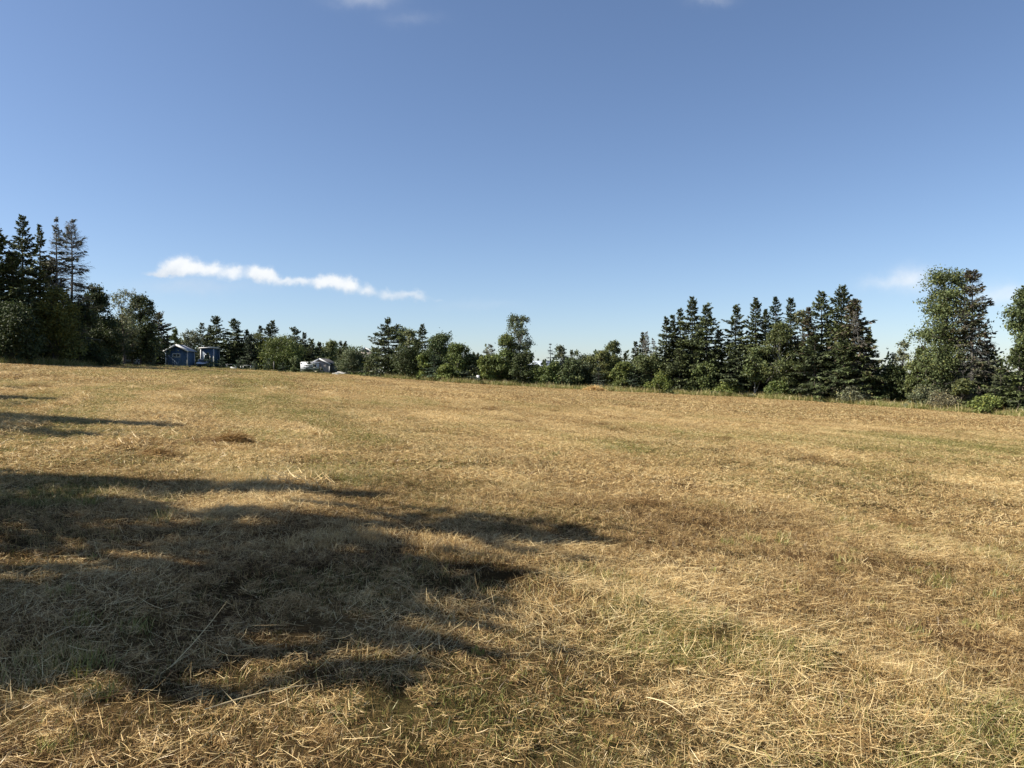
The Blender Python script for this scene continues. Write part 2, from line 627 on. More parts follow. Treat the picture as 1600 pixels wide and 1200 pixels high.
def tile(parts):
    V, Q, C = join(parts)
    nm = 'tile_%02d' % len(tile_names)
    me = mesh_np(nm, V, Q, None, C)
    me.materials.append(GRASS)
    o = bpy.data.objects.new(nm, me)
    TILES.objects.link(o)
    tile_names.append(nm)
    return len(tile_names) - 1


r = rng
T_STUB = [tile([upright(r, 430, .55, .035, .085, .0027, clump=26, gb=(-.2, .75), lean=.45), upright(r, 380, .55, .02, .055, .0026, gb=(-.2, .6), lean=.6),
                lying(r, 300, .6, .02, .085, .0028, .028, gb=(-.2, .85)), lying(r, 12, .6, .10, .22, .0024, .04, gb=(.3, 1.0))] + piles(r, 3, .5, .06, .05, 60, .03, .09, .003, (.0, .9))) for _ in range(7)]
T_MAT = [tile([lying(r, 240, .6, .04, .15, .0028, .05, azc=0.0, azs=1.0, gb=(.0, 1.05)), lying(r, 30, .6, .12, .26, .0026, .05, azc=0.0, azs=.7, gb=(.4, 1.05)), upright(r, 160, .55, .03, .08, .003, gb=(.1, .9))]) for _ in range(4)]
T_RANK = [tile([upright(r, 460, .5, .05, .13, .0034, gb=(.05, .8), ub=(0, .5), lean=.55, clump=30), upright(r, 200, .5, .05, .14, .003, gb=(.1, 1), lean=.7, ub=(0, .7)), upright(r, 18, .5, .12, .22, .0022, gb=(.4, 1), lean=.5), lying(r, 110, .5, .05, .2, .003, .06, gb=(.05, 1))]) for _ in range(3)]
T_TUFT = [tile([upright(r, 90, .16, .05, .13, .0042, gb=(.2, .9), ub=(-.5, .25), lean=.45)]) for _ in range(3)]
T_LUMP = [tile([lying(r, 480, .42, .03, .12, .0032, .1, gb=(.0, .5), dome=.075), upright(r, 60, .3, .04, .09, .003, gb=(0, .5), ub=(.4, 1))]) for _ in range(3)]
T_MID = [tile([upright(r, 1100, 1.3, .03, .075, .0060, clump=130, gb=(.0, .95), lean=.6), upright(r, 500, 1.3, .02, .06, .006, gb=(.0, .9), lean=.7), lying(r, 460, 1.4, .04, .12, .006, .035, gb=(.0, 1))] + piles(r, 15, 1.3, .10, .075, 34, .04, .13, .0065, (.0, 1.0))) for _ in range(6)]
T_MIDMAT = [tile([lying(r, 420, 1.4, .05, .18, .0062, .07, azc=0.0, azs=1.1, gb=(.0, 1.05)), upright(r, 260, 1.3, .04, .08, .006)]) for _ in range(3)]
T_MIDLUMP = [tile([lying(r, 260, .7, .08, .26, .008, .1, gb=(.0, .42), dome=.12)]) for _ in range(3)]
T_RIDGE = [tile([lying(r, 150, .5, .06, .2, .0065, .1, gb=(.25, 1.05), dome=.10, azc=0.0, azs=.9), lying(r, 70, .4, .05, .16, .0065, .1, gb=(-.1, .4), dome=.06)]) for _ in range(4)]
T_FAR = [tile([upright(r, 1300, 4.2, .05, .13, .017, clump=420, gb=(-.2, .9), lean=.5), upright(r, 400, 4.2, .04, .10, .018, gb=(-.2, .8)), lying(r, 320, 4.4, .10, .28, .016, .05)]
              + piles(r, 60, 4.2, .17, .13, 16, .08, .24, .017, (-.3, .9))) for _ in range(4)]
T_FARMAT = [tile([lying(r, 620, 3.2, .10, .34, .017, .11, azc=0.0, azs=1.0, gb=(.2, 1.05))]) for _ in range(3)]
T_EDGE = [tile([upright(r, 260, 1.6, .25, .75, .022, gb=(.1, .8), ub=(-.9, .35), lean=.35, clump=28), upright(r, 60, 1.6, .4, .95, .016, gb=(.5, 1), ub=(.2, 1), lean=.3)]) for _ in range(3)]
T_STALK = tile([lying(np.random.default_rng(5), 3, .3, .35, .6, .006, .06, gb=(.9, 1.0), ub=(.9, 1.2))])
T_WEED = tile([upright(r, 16, .06, .03, .07, .016, gb=(.5, 1), ub=(-.9, -.5), lean=.9)])


def gn_scatter(name, pts, idx, rz, scl, label, cat, mac=None):
    n = len(pts)
    pts = np.asarray(pts)
    x, y = pts[:, 0], pts[:, 1]
    e = 0.12
    zx = (ground(x + e, y) - ground(x - e, y)) / (2 * e)
    zy = (ground(x, y + e) - ground(x, y - e)) / (2 * e)
    eul = np.zeros((n, 3), np.float32)
    for k in range(n):
        nrm = Vector((-zx[k], -zy[k], 1)).normalized()
        q = Vector((0, 0, 1)).rotation_difference(nrm)
        eul[k] = (q.to_matrix() @ Matrix.Rotation(rz[k], 3, 'Z')).to_euler()
    me = bpy.data.meshes.new(name)
    me.vertices.add(n)
    me.vertices.foreach_set('co', np.column_stack([x, y, ground(x, y)]).astype(np.float32).ravel())
    a = me.attributes.new('rot', 'FLOAT_VECTOR', 'POINT')
    a.data.foreach_set('vector', eul.ravel())
    a = me.attributes.new('mac', 'FLOAT_COLOR', 'POINT')
    mc = np.column_stack([green_mask(x, y) if mac is None else np.full(n, mac), np.clip(pale_mask(x, y) * .5 + .5, 0, 1), np.zeros(n), np.ones(n)])
    a.data.foreach_set('color', mc.astype(np.float32).ravel())
    a = me.attributes.new('scl', 'FLOAT', 'POINT')
    a.data.foreach_set('value', np.asarray(scl, np.float32))
    a = me.attributes.new('idx', 'INT', 'POINT')
    a.data.foreach_set('value', np.asarray(idx, np.int32))
    me.update()
    o = link(name, me)
    ng = bpy.data.node_groups.new(name + '_scatter', 'GeometryNodeTree')
    ng.interface.new_socket('Geometry', in_out='INPUT', socket_type='NodeSocketGeometry')
    ng.interface.new_socket('Geometry', in_out='OUTPUT', socket_type='NodeSocketGeometry')
    gi, go = ng.nodes.new('NodeGroupInput'), ng.nodes.new('NodeGroupOutput')
    ci = ng.nodes.new('GeometryNodeCollectionInfo')
    ci.inputs['Collection'].default_value = TILES
    ci.inputs['Separate Children'].default_value = True
    ci.inputs['Reset Children'].default_value = True
    ip = ng.nodes.new('GeometryNodeInstanceOnPoints')
    ip.inputs['Pick Instance'].default_value = True

    def named(nm, typ):
        q = ng.nodes.new('GeometryNodeInputNamedAttribute')
        q.data_type = typ
        q.inputs['Name'].default_value = nm
        return q.outputs['Attribute']
    er = ng.nodes.new('FunctionNodeEulerToRotation')
    L = ng.links.new
    L(named('rot', 'FLOAT_VECTOR'), er.inputs[0])
    L(er.outputs[0], ip.inputs['Rotation'])
    L(named('scl', 'FLOAT'), ip.inputs['Scale'])
    L(named('idx', 'INT'), ip.inputs['Instance Index'])
    L(gi.outputs[0], ip.inputs['Points'])
    L(ci.outputs[0], ip.inputs['Instance'])
    L(ip.outputs[0], go.inputs[0])
    md = o.modifiers.new('scatter', 'NODES')
    md.node_group = ng
    o['kind'] = 'stuff'
    o['label'] = label
    o['category'] = cat
    return o


def polar_points(r0, r1, spacing, a_deg, rg):
    out = []
    q = r0
    while q < r1:
        step = spacing / q
        a = -math.radians(a_deg) + rg.random() * step
        while a < math.radians(a_deg):
            out.append((math.sin(a) * q, math.cos(a) * q))
            a += step
        q += spacing
    p = np.array(out) + rg.uniform(-.4, .4, (len(out), 2)) * spacing
    return p


def scatter_field():
    P, I, R, S = [], [], [], []

    def put(p, tiles, rot=None, s=(0.85, 1.2)):
        n = len(p)
        if not n:
            return
        P.append(p)
        I.append(rng.choice(tiles, n))
        R.append(rng.uniform(0, 6.283, n) if rot is None else rot)
        S.append(rng.uniform(*s, n))
    # near
    p = polar_points(1.3, 12.0, 0.36, 50, rng)
    bd = bank_dist(p[:, 0], p[:, 1])
    rank = (bd > -.55) & (bd < .12) & (p[:, 0] > -.2)
    rank |= (vnoise(p[:, 0], p[:, 1], 1.6, 11) > 1.0) & (rng.random(len(p)) < .6)
    put(p[~rank], T_STUB)
    put(p[rank], T_RANK, s=(.7, 1.05))
    p = polar_points(1.3, 12.0, 0.34, 50, rng)
    bd = bank_dist(p[:, 0], p[:, 1])
    pale = (bd > .1) & (bd < 1.0) & (p[:, 0] > -.5)
    pale |= (swath(p[:, 0], p[:, 1]) > 1.05) | (vnoise(p[:, 0], p[:, 1], 2.2, 21) > 1.4)
    pp = p[pale]
    ang = np.where(pp[:, 0] > .2, -.75, HEAD + 1.2) + rng.normal(0, .5, len(pp))
    put(pp, T_MAT, ang, s=(.7, 1.1))
    p = polar_points(1.6, 11, 0.55, 52, rng)
    put(p[vnoise(p[:, 0], p[:, 1], 1.2, 31) + rng.normal(0, .5, len(p)) > .75], T_TUFT, s=(.6, 1.25))
    p = polar_points(2.5, 11, 0.8, 52, rng)
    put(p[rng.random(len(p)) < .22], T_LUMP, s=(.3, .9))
    p = polar_points(1.8, 8, 0.9, 50, rng)
    put(p[rng.random(len(p)) < .08], [T_STALK], s=(.5, 1.0))
    p = polar_points(1.8, 8, 0.7, 50, rng)
    put(p[rng.random(len(p)) < .16], [T_WEED], s=(.7, 1.5))
    # middle
    p = polar_points(11.6, 46, 0.82, 44, rng)
    put(p, T_MID)
    p = polar_points(11.6, 46, 0.78, 44, rng)
    pp = p[swath(p[:, 0], p[:, 1]) > .95]
    put(pp, T_MIDMAT, HEAD + 1.57 + rng.normal(0, .5, len(pp)), s=(.5, .95))
    p = polar_points(9.0, 34, 1.1, 46, rng)
    k = (rng.random(len(p)) < .07) | ((rng.random(len(p)) < .3) & (vnoise(p[:, 0], p[:, 1], .45, 41) > .9))
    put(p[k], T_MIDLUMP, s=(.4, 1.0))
    p = polar_points(9.5, 26, 1.1, 46, rng)
    put(p[vnoise(p[:, 0], p[:, 1], .6, 51) + rng.normal(0, .4, len(p)) > .8], T_TUFT, s=(.9, 1.7))
    # far
    p = polar_points(44.5, 118, 2.4, 44, rng)
    p = p[p[:, 1] < edge_depth(p[:, 0], p[:, 1]) - 2.2]
    put(p, T_FAR)
    p = polar_points(44.5, 116, 2.3, 44, rng)
    p = p[(p[:, 1] < edge_depth(p[:, 0], p[:, 1]) - 2.0)]
    pp = p[swath(p[:, 0] * .8, p[:, 1] * .8) + rng.normal(0, .3, len(p)) > .9]
    put(pp, T_FARMAT, HEAD + 1.57 + rng.normal(0, .4, len(pp)), s=(.4, .9))
    p = polar_points(31, 100, 3.2, 46, rng)
    p = p[(p[:, 1] < edge_depth(p[:, 0], p[:, 1]) - 2.0)]
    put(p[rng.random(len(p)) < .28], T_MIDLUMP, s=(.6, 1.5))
    # broken ridges of raked hay between the wheel tracks
    for c0 in (-17.5, -14.0, -10.5, -8.0, -5.3, -2.4, .5, 3.6, 9.6, 14.8, 18.0):
        sv = np.arange(6, 75, .42)
        sv = sv + rng.uniform(-.2, .2, len(sv))
        cx = c0 - .5 * np.sin(sv * .21 + 1) - .25 * np.sin(sv * .63) + rng.normal(0, .10, len(sv))
        p = np.column_stack([cx * math.cos(HEAD) - sv * math.sin(HEAD), cx * math.sin(HEAD) + sv * math.cos(HEAD)])
        k = (vnoise(sv, np.full(len(sv), c0 * 3.1), .55, 81) > .25) & (p[:, 1] > 8.5) & (p[:, 1] < edge_depth(p[:, 0], p[:, 1]) - 2) & (np.abs(p[:, 0]) < p[:, 1] * .9)
        if c0 > 0:
            k &= vnoise(sv, np.full(len(sv), c0), .4, 82) > .3
        put(p[k], T_RIDGE, HEAD + 1.57 + rng.normal(0, .3, int(k.sum())), s=(.9, 1.7))
    for c0, wd, am in TRACKS:
        sv = np.arange(10, 118, .7)
        sv = sv + rng.uniform(-.3, .3, len(sv))
        cx = c0 - .5 * np.sin(sv * .21 + 1) - .25 * np.sin(sv * .63) + rng.normal(0, .12, len(sv))
        p = np.column_stack([cx * math.cos(HEAD) - sv * math.sin(HEAD), cx * math.sin(HEAD) + sv * math.cos(HEAD)])
        p = p[(p[:, 1] < edge_depth(p[:, 0], p[:, 1]) - 1) & (p[:, 1] > 11) & (np.abs(p[:, 0]) < p[:, 1] * .9)]
        near = p[:, 1] < 46
        put(p[near], T_MID, s=(.95, 1.3))
        put(p[~near], T_MID, s=(1.7, 2.3))
    gn_scatter('mown_hay_stubble', np.concatenate(P), np.concatenate(I), np.concatenate(R), np.concatenate(S),
               'short straw-coloured stubble and cut hay covering the field', 'grass')
    # wheel tracks: finer tufts along the far parts of the mowing lines
    # uncut grass along the foot of the trees
    P2 = []
    for px in np.arange(-60, 1700, 5.0):
        d = float(np.interp(px, EDGE_PX, EDGE_D))
        for k in range(4):
            if 250 < px < 560 and k > 0 and rng.random() < .7:
                continue
            dd = d + rng.uniform(-1.0, 3.0) + .8 * math.sin(px * .05) + (rng.uniform(-3, 0) if rng.random() < .12 else 0)
            x, y = at(px + rng.uniform(-4, 4), dd)
            P2.append((x, y))
    P2 = np.array(P2)
    n = len(P2)
    sc = np.where((800 + F * P2[:, 0] / P2[:, 1] > 150) & (800 + F * P2[:, 0] / P2[:, 1] < 600), rng.uniform(.25, .55, n), rng.uniform(.4, 1.3, n))
    gn_scatter('tall_edge_grass', P2, rng.choice(T_EDGE, n), rng.uniform(0, 6.28, n), sc,
               'uncut green grass along the foot of the tree line', 'grass', mac=.55)


scatter_field()

# ------------------------------------------------------------------ trees
def foliage_material(name, transl, rough=.6):
    m, nt, out = new_mat(name)
    at_ = nt.nodes.new('ShaderNodeAttribute')
    at_.attribute_name = 'col'
    geo = nt.nodes.new('ShaderNodeNewGeometry')
    nz = noise(nt, geo.outputs['Position'], 1.1, 3.0, .6)
    hsv = nt.nodes.new('ShaderNodeHueSaturation')
    nt.links.new(at_.outputs['Color'], hsv.inputs['Color'])
    nt.links.new(mth(nt, 'ADD', mth(nt, 'MULTIPLY', nz.outputs['Fac'], 1.2), .78), hsv.inputs['Value'])
    b = nt.nodes.new('ShaderNodeBsdfPrincipled')
    b.inputs['Roughness'].default_value = rough
    b.inputs['Specular IOR Level'].default_value = .3
    nt.links.new(hsv.outputs[0], b.inputs['Base Color'])
    tr = nt.nodes.new('ShaderNodeBsdfTranslucent')
    nt.links.new(hsv.outputs[0], tr.inputs[0])
    mx = nt.nodes.new('ShaderNodeMixShader')
    mx.inputs[0].default_value = transl
    nt.links.new(b.outputs[0], mx.inputs[1])
    nt.links.new(tr.outputs[0], mx.inputs[2])
    nt.links.new(mx.outputs[0], out.inputs[0])
    return m


M_NEEDLE = foliage_material('needles', .10)
M_LEAF = foliage_material('leaves', .25)
M_BARK = solid('bark', (.105, .085, .07), .9, .25, 6.0, bump=.5)
M_PALEBARK = solid('pale_bark', (.33, .31, .27), .85, .25, 5.0, bump=.3)
M_GREYWOOD = solid('grey_dead_wood', (.165, .155, .135), .9, .25, 6.0)


def tubes_np(P, Rr, n=4):
    """P: (m, k, 3) polylines, Rr: (m, k) radii -> verts, quads"""
    m, k, _ = P.shape
    d = np.gradient(P, axis=1)
    d /= np.linalg.norm(d, axis=2, keepdims=True) + 1e-9
    ref = np.where(np.abs(d[..., 2:3]) > .9, np.array([1., 0, 0]), np.array([0, 0, 1.]))
    a = np.cross(d, ref)
    a /= np.linalg.norm(a, axis=2, keepdims=True) + 1e-9
    b = np.cross(d, a)
    th = np.arange(n) * 2 * np.pi / n
    V = P[:, :, None, :] + (a[:, :, None, :] * np.cos(th)[None, None, :, None] + b[:, :, None, :] * np.sin(th)[None, None, :, None]) * Rr[:, :, None, None]
    idx = np.arange(m * k * n).reshape(m, k, n)
    q = np.stack([idx[:, :-1, :], np.roll(idx, -1, 2)[:, :-1, :], np.roll(idx, -1, 2)[:, 1:, :], idx[:, 1:, :]], -1).reshape(-1, 4)
    return V.reshape(-1, 3), q


def cat_vq(parts):
    V, Q, o = [], [], 0
    for v, q in parts:
        V.append(v)
        Q.append(q + o)
        o += len(v)
    return np.concatenate(V), np.concatenate(Q)


def kites(C, D, U, L, W):
    """diamond sprays: centre-base C, direction D, side U, length L, width W"""
    a = C
    b = C + D * (L * .45)[:, None] + U * (W * .5)[:, None]
    c = C + D * L[:, None]
    d = C + D * (L * .45)[:, None] - U * (W * .5)[:, None]
    V = np.stack([a, b, c, d], 1).reshape(-1, 3)
    return V, np.arange(len(C) * 4).reshape(-1, 4)


def unit(v):
    return v / (np.linalg.norm(v, axis=-1, keepdims=True) + 1e-9)


def spruce_meshes(g, H, R, bare=0.0, base=.06, power=.78, color=(.053, .064, .028), droop=.25, lean=0.0, sparse=1.0, tipclump=True, brown=0.0, deadtop=0.0, detail=1.0):
    # trunk
    k = 9
    t = np.linspace(0, 1, k)
    sway = g.normal(0, .012 * H, 2)
    lx = lean * H
    tz = t * H
    tx = lx * t ** 1.3 + sway[0] * np.sin(t * 2.4)
    ty = sway[1] * np.sin(t * 2.0)
    rad = (.012 * H + .03) * (1 - t) ** .9 + .012
    parts = [tubes_np(np.stack([tx, ty, tz], -1)[None], rad[None], 7)]
    nwh = int(H / (.30 if H > 5 else .22) * sparse)
    hz = base + (1 - base) * np.linspace(0, .985, nwh) ** .88 + g.normal(0, .006, nwh)
    hz = np.clip(hz, base, .99)
    nb = g.integers(5, 9, nwh)
    tb = np.repeat(hz, nb)
    n = len(tb)
    az = g.uniform(0, 6.283, n)
    prof = ((1 - tb) / (1 - base)) ** power
    # irregular outline: sectors and bands with longer or missing boughs
    lump = 1 + .22 * np.sin(az * 2 + g.uniform(0, 6)) * np.sin(tb * 13 + g.uniform(0, 6)) + .18 * np.sin(tb * 31 + g.uniform(0, 6))
    L = 1.42 * R * (prof * .92 + .07) * lump * g.uniform(.62, 1.14, n)
    L *= np.where(tb < base + .10, .75, 1)
    keep = g.random(n) > .10
    tb, az, L = tb[keep], az[keep], L[keep]
    n = len(tb)
    el = np.interp(tb, [0, .35, .7, 1.0], [-.20, -.05, .25, .9]) + g.normal(0, .13, n)
    ks = 6
    s = np.linspace(0, 1, ks)
    bx = np.interp(tb, t, tx)
    by = np.interp(tb, t, ty)
    hor = L[:, None] * s[None] * np.cos(el)[:, None]
    dr = droop * np.interp(tb, [0, .6, 1], [1.2, .8, .1]) * g.uniform(.5, 1.5, n)
    ver = L[:, None] * (s[None] * np.sin(el)[:, None] - dr[:, None] * (s[None] ** 1.6 - .65 * s[None] ** 3))
    B = np.stack([bx[:, None] + hor * np.cos(az)[:, None], by[:, None] + hor * np.sin(az)[:, None], (tb * H)[:, None] + ver], -1)
    br = np.clip(.012 * L, .010, .05)[:, None] * (1 - .85 * s[None])
    parts.append(tubes_np(B, br, 3))
    dead = (g.random(n) < bare) | (tb > 1 - deadtop)
    # bare side twigs on dead boughs
    if dead.any():
        kd = np.where(dead)[0]
        m = 12
        ii = np.repeat(kd, m)
        ss = g.uniform(.2, .98, len(ii))
        f = ss * (ks - 1)
        i0 = np.clip(f.astype(int), 0, ks - 2)
        p0 = B[ii, i0] + (B[ii, i0 + 1] - B[ii, i0]) * (f - i0)[:, None]
        sd = np.where(g.random(len(ii)) < .5, 1, -1) * g.uniform(.5, 1.2, len(ii))
        aa = az[ii] + sd
        tl = L[ii] * (1.05 - ss) * g.uniform(.25, .6, len(ii)) + .12
        d = np.stack([np.cos(aa), np.sin(aa), g.uniform(-.75, .05, len(ii))], -1)
        P = np.stack([p0, p0 + d * (tl * .5)[:, None], p0 + d * tl[:, None] - np.array([0, 0, 1.]) * (tl * .15)[:, None]], 1)
        parts.append(tubes_np(P, np.tile(np.array([.012, .009, .004]), (len(ii), 1)), 3))
    trunk = cat_vq(parts)
    # needle sprays
    live = np.where(~dead)[0]
    if len(live) == 0:
        return trunk, None
    cnt = np.clip((L[live] * 25 * detail + 8), 8, 60).astype(int)
    ii = np.repeat(live, cnt)
    m = len(ii)
    ss = np.clip(g.random(m) ** .8 * .98 + .03, .03, 1.0)
    f = ss * (ks - 1)
    i0 = np.clip(f.astype(int), 0, ks - 2)
    seg = B[ii, i0 + 1] - B[ii, i0]
    p0 = B[ii, i0] + seg * (f - i0)[:, None]
    out = unit(seg)
    side = unit(np.stack([-np.sin(az[ii]), np.cos(az[ii]), np.zeros(m)], -1))
    sgn = np.where(g.random(m) < .5, 1., -1.)
    wspan = np.minimum(.34 * L[ii], .75) * (1.05 - ss) ** .8
    p0 = p0 + side * (sgn * wspan * g.random(m))[:, None]
    D = unit(out * g.uniform(.4, 1.1, m)[:, None] + side * (sgn * g.uniform(.1, .9, m))[:, None] + np.array([0, 0, 1.]) * g.uniform(-.75, .22, m)[:, None])
    Ls = g.uniform(.22, .50, m) * np.clip(.55 + L[ii] * .25, .5, 1.15) * (1 if H > 5 else .62)
    Ws = Ls * g.uniform(.34, .6, m)
    U = unit(np.cross(D, unit(np.array([0, 0, 1.]) + g.normal(0, .55, (m, 3)))))
    cols = np.array(color)[None] * g.uniform(.62, 1.45, m)[:, None]
    tipf = (ss > .82)[:, None]
    cols = np.where(tipf, cols * np.array([1.25, 1.22, 1.0]), cols)
    if brown > 0:
        pb = brown * np.interp(tb[ii], [0, .5, 1], [.25, .8, 1.6])
        isb = (g.random(m) < pb)[:, None]
        cols = np.where(isb, np.array([.105, .082, .056]) * g.uniform(.7, 1.3, m)[:, None], cols)
    V1, Q1 = kites(p0, D, U, Ls, Ws)
    C1 = np.repeat(cols, 4, 0)
    Vs, Qs, Cs = [V1], [Q1], [C1]
    if tipclump and deadtop == 0 and bare < .4:
        mt = 40
        zz = H * (1 - g.random(mt) * .12)
        aa = g.uniform(0, 6.283, mt)
        rr = (H * 1.0 - zz) * .22
        C = np.stack([tx[-1] + rr * np.cos(aa) * .4, ty[-1] + rr * np.sin(aa) * .4, zz - .12], -1)
        D = unit(np.stack([np.cos(aa), np.sin(aa), g.uniform(.3, 1.6, mt)], -1))
        U = unit(np.cross(D, g.normal(0, 1, (mt, 3))))
        v, q = kites(C, D, U, g.uniform(.16, .34, mt), g.uniform(.10, .18, mt))
        Qs.append(q + sum(len(x) for x in Vs))
        Vs.append(v)
        cc = np.array(color)[None] * g.uniform(.6, 1.2, mt)[:, None]
        isb = (g.random(mt) < .3)[:, None]
        Cs.append(np.repeat(np.where(isb, np.array([.10, .065, .04]), cc), 4, 0))
    return trunk, (np.concatenate(Vs), np.concatenate(Qs), np.concatenate(Cs))


def broad_meshes(g, H, R, base=.18, color=(.075, .100, .030), leaves=4200, lobes=20, leaf=.17, shape='oval', lean=0.0, airy=0.0, depth=None):
    Ry = depth or R
    leaves = int(leaves * (2.3 - airy))
    leaf *= 1.15
    lobes = int(lobes * 1.25)
    R *= 1.14
    # lobe centres within an uneven crown volume
    cz, ce = [], []
    tries = 0
    while len(ce) < lobes and tries < 4000:
        tries += 1
        tt = g.random() ** .9
        z = base + (1 - base) * tt
        if shape == 'oval':
            w = math.sin(math.pi * min(1, .16 + .80 * tt)) ** .7
        elif shape == 'poplar':
            w = .55 + .45 * math.sin(math.pi * tt)
        elif shape == 'cone':
            w = (1 - tt) ** .6 * .95 + .12
        else:
            w = (1 - tt ** 2.2) ** .5
        rr = g.random() ** .5
        a = g.uniform(0, 6.283)
        p = np.array([R * w * rr * .78 * math.cos(a), Ry * w * rr * .78 * math.sin(a), 0])
        p[0] += lean * H * tt
        lr = R * g.uniform(.30, .52) * (1 - .30 * tt) * (1 - .3 * airy)
        lr = max(lr, .22)
        p[2] = min(z * H, H - lr * .75)
        if base < .05:
            p[2] = max(p[2], lr * .45)
        ce.append(p)
        cz.append(lr)
    ce = np.array(ce)
    cz = np.array(cz)
    # make sure one lobe reaches the top
    top = np.argmax(ce[:, 2])
    zt = H - cz[top] * .8
    lo = ce[:, 2].min()
    ce[:, 2] = lo + (ce[:, 2] - lo) * (zt - lo) / max(ce[top, 2] - lo, .1)
    # trunk and limbs
    k = 7
    t = np.linspace(0, 1, k)
    hz = H * .86
    tx = lean * H * t * .9 + .02 * H * np.sin(t * 3 + g.uniform(0, 6))
    tx -= tx[0]
    ty = .015 * H * np.sin(t * 2.5)
    rad = (.013 * H + .025) * (1 - t) ** .8 + .012
    parts = [tubes_np(np.stack([tx, ty, t * hz], -1)[None], rad[None], 7)]
    m = len(ce)
    sz = np.clip(ce[:, 2] / hz - g.uniform(.10, .34, m), .04, .85)
    p0 = np.stack([np.interp(sz, t, tx), np.interp(sz, t, ty), sz * hz], -1)
    midp = (p0 + ce) / 2 + np.array([0, 0, 1.]) * g.uniform(-.02, .10, m)[:, None] * H * .3 + g.normal(0, .06 * R, (m, 3))
    P = np.stack([p0, p0 * .45 + midp * .55, midp, midp * .4 + ce * .6, ce], 1)
    rb = np.interp(sz, t, rad)[:, None] * np.array([.55, .42, .32, .22, .10])[None]
    parts.append(tubes_np(P, np.clip(rb, .008, .2), 4))
    # twigs inside the lobes
    tw = 5
    ii = np.repeat(np.arange(m), tw)
    d = unit(g.normal(0, 1, (len(ii), 3)))
    q = ce[ii] + d * (cz[ii] * .95)[:, None]
    P = np.stack([ce[ii], (ce[ii] + q) / 2 + g.normal(0, .05, (len(ii), 3)), q], 1)
    parts.append(tubes_np(P, np.tile(np.array([.018, .012, .005]), (len(ii), 1)), 3))
    trunk = cat_vq(parts)
    # leaves, gathered in sub-clumps on the lobes
    sub = 9
    si = np.repeat(np.arange(m), sub)
    sd = unit(g.normal(0, 1, (len(si), 3)))
    sd[:, 2] = np.where(sd[:, 2] < -.35, -sd[:, 2] * .5, sd[:, 2])
    sc = ce[si] + sd * (cz[si] * g.uniform(.55, 1.15, len(si)))[:, None]
    sr = cz[si] * g.uniform(.22, .48, len(si)) * (1 - .35 * airy)
    wgt = sr ** 2
    wgt /= wgt.sum()
    li = g.choice(len(si), leaves, p=wgt)
    off = g.normal(0, .72, (leaves, 3)) * sr[li][:, None]
    C = sc[li] + off
    C[:, 2] = np.maximum(C[:, 2], .05)
    D = unit(g.normal(0, 1, (leaves, 3)) + np.array([0, 0, -.25]))
    U = unit(np.cross(D, unit(unit(off + 1e-6) * .7 + np.array([-.2, -.1, .7]) + g.normal(0, .6, (leaves, 3)))))
    Ls = leaf * g.uniform(.65, 1.45, leaves)
    V, Q = kites(C, D, U, Ls, Ls * g.uniform(.55, .85, leaves))
    tone = g.uniform(.75, 1.3, len(si))[li] * g.uniform(.7, 1.35, leaves)
    cols = np.array(color)[None] * tone[:, None]
    warm = g.random(leaves) < .12
    cols[warm] *= np.array([1.35, 1.12, .8])
    return trunk, (V, Q, np.repeat(cols, 4, 0))


def plant(kind, label, px, top, wpx, dd=0.0, seed=None, cat=None, group=None, h=None, xy=None, **kw):
    """one tree: px = column of its stem, top = row of its tip, wpx = crown width in px (1600 px frame)"""
    d = float(np.interp(px, EDGE_PX, EDGE_D)) + 1.6 + dd
    x, y = at(px, d) if xy is None else xy
    z = gz(x, y)
    if h is None:
        h = EYE + d / F * (HOR - top) - z
    R = wpx / 2 * d / F if xy is None else wpx
    g = np.random.default_rng(int(abs(px) * 13 + abs(top or 0) * 7 + 5) if seed is None else seed)
    nm, ct, tp, cp, mat, bark = KINDS[kind]
    root = thing(nm, label, cat or ct, (x, y, z - .03), 0.0, group)
    if kind in ('S', 'X', 'Y'):
        if kind == 'X':
            kw.setdefault('bare', .93)
            kw.setdefault('color', (.085, .075, .05))
            kw.setdefault('tipclump', False)
        tr, cr = spruce_meshes(g, h, R, **kw)
    else:
        tr, cr = broad_meshes(g, h, R, **kw)
    if kind == 'S' and kw.get('bare', 0) > .5:
        bark = M_GREYWOOD
    link(tp, mesh_np(tp, tr[0], tr[1]), bark, root)
    if cr is not None:
        link(cp, mesh_np(cp, cr[0], cr[1], None, cr[2]), mat, root)
    return root


KINDS = {
    'S': ('spruce_tree', 'tree', 'trunk', 'crown', M_NEEDLE, M_BARK),
    'X': ('dead_spruce_tree', 'dead tree', 'trunk', 'crown', M_NEEDLE, M_GREYWOOD),
    'Y': ('young_spruce_tree', 'young tree', 'trunk', 'crown', M_NEEDLE, M_BARK),
    'B': ('broadleaf_tree', 'tree', 'trunk', 'crown', M_LEAF, M_BARK),
    'W': ('birch_tree', 'tree', 'trunk', 'crown', M_LEAF, M_PALEBARK),
    'H': ('shrub', 'shrub', 'stems', 'foliage', M_LEAF, M_BARK),
}
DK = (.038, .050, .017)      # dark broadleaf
MD = (.075, .098, .028)      # middle green
LT = (.115, .140, .038)      # light, yellowish green
GY = (.100, .110, .060)      # grey green
SH = dict(base=.02, shape='dome', lobes=14, leaves=2200, leaf=.15)
GL, GB, GC, GR, GO = 'trees of the dark left wood', 'trees behind the sheds', 'trees along the middle hedge line', 'trees of the right wood', 'trees out of the picture on the left'

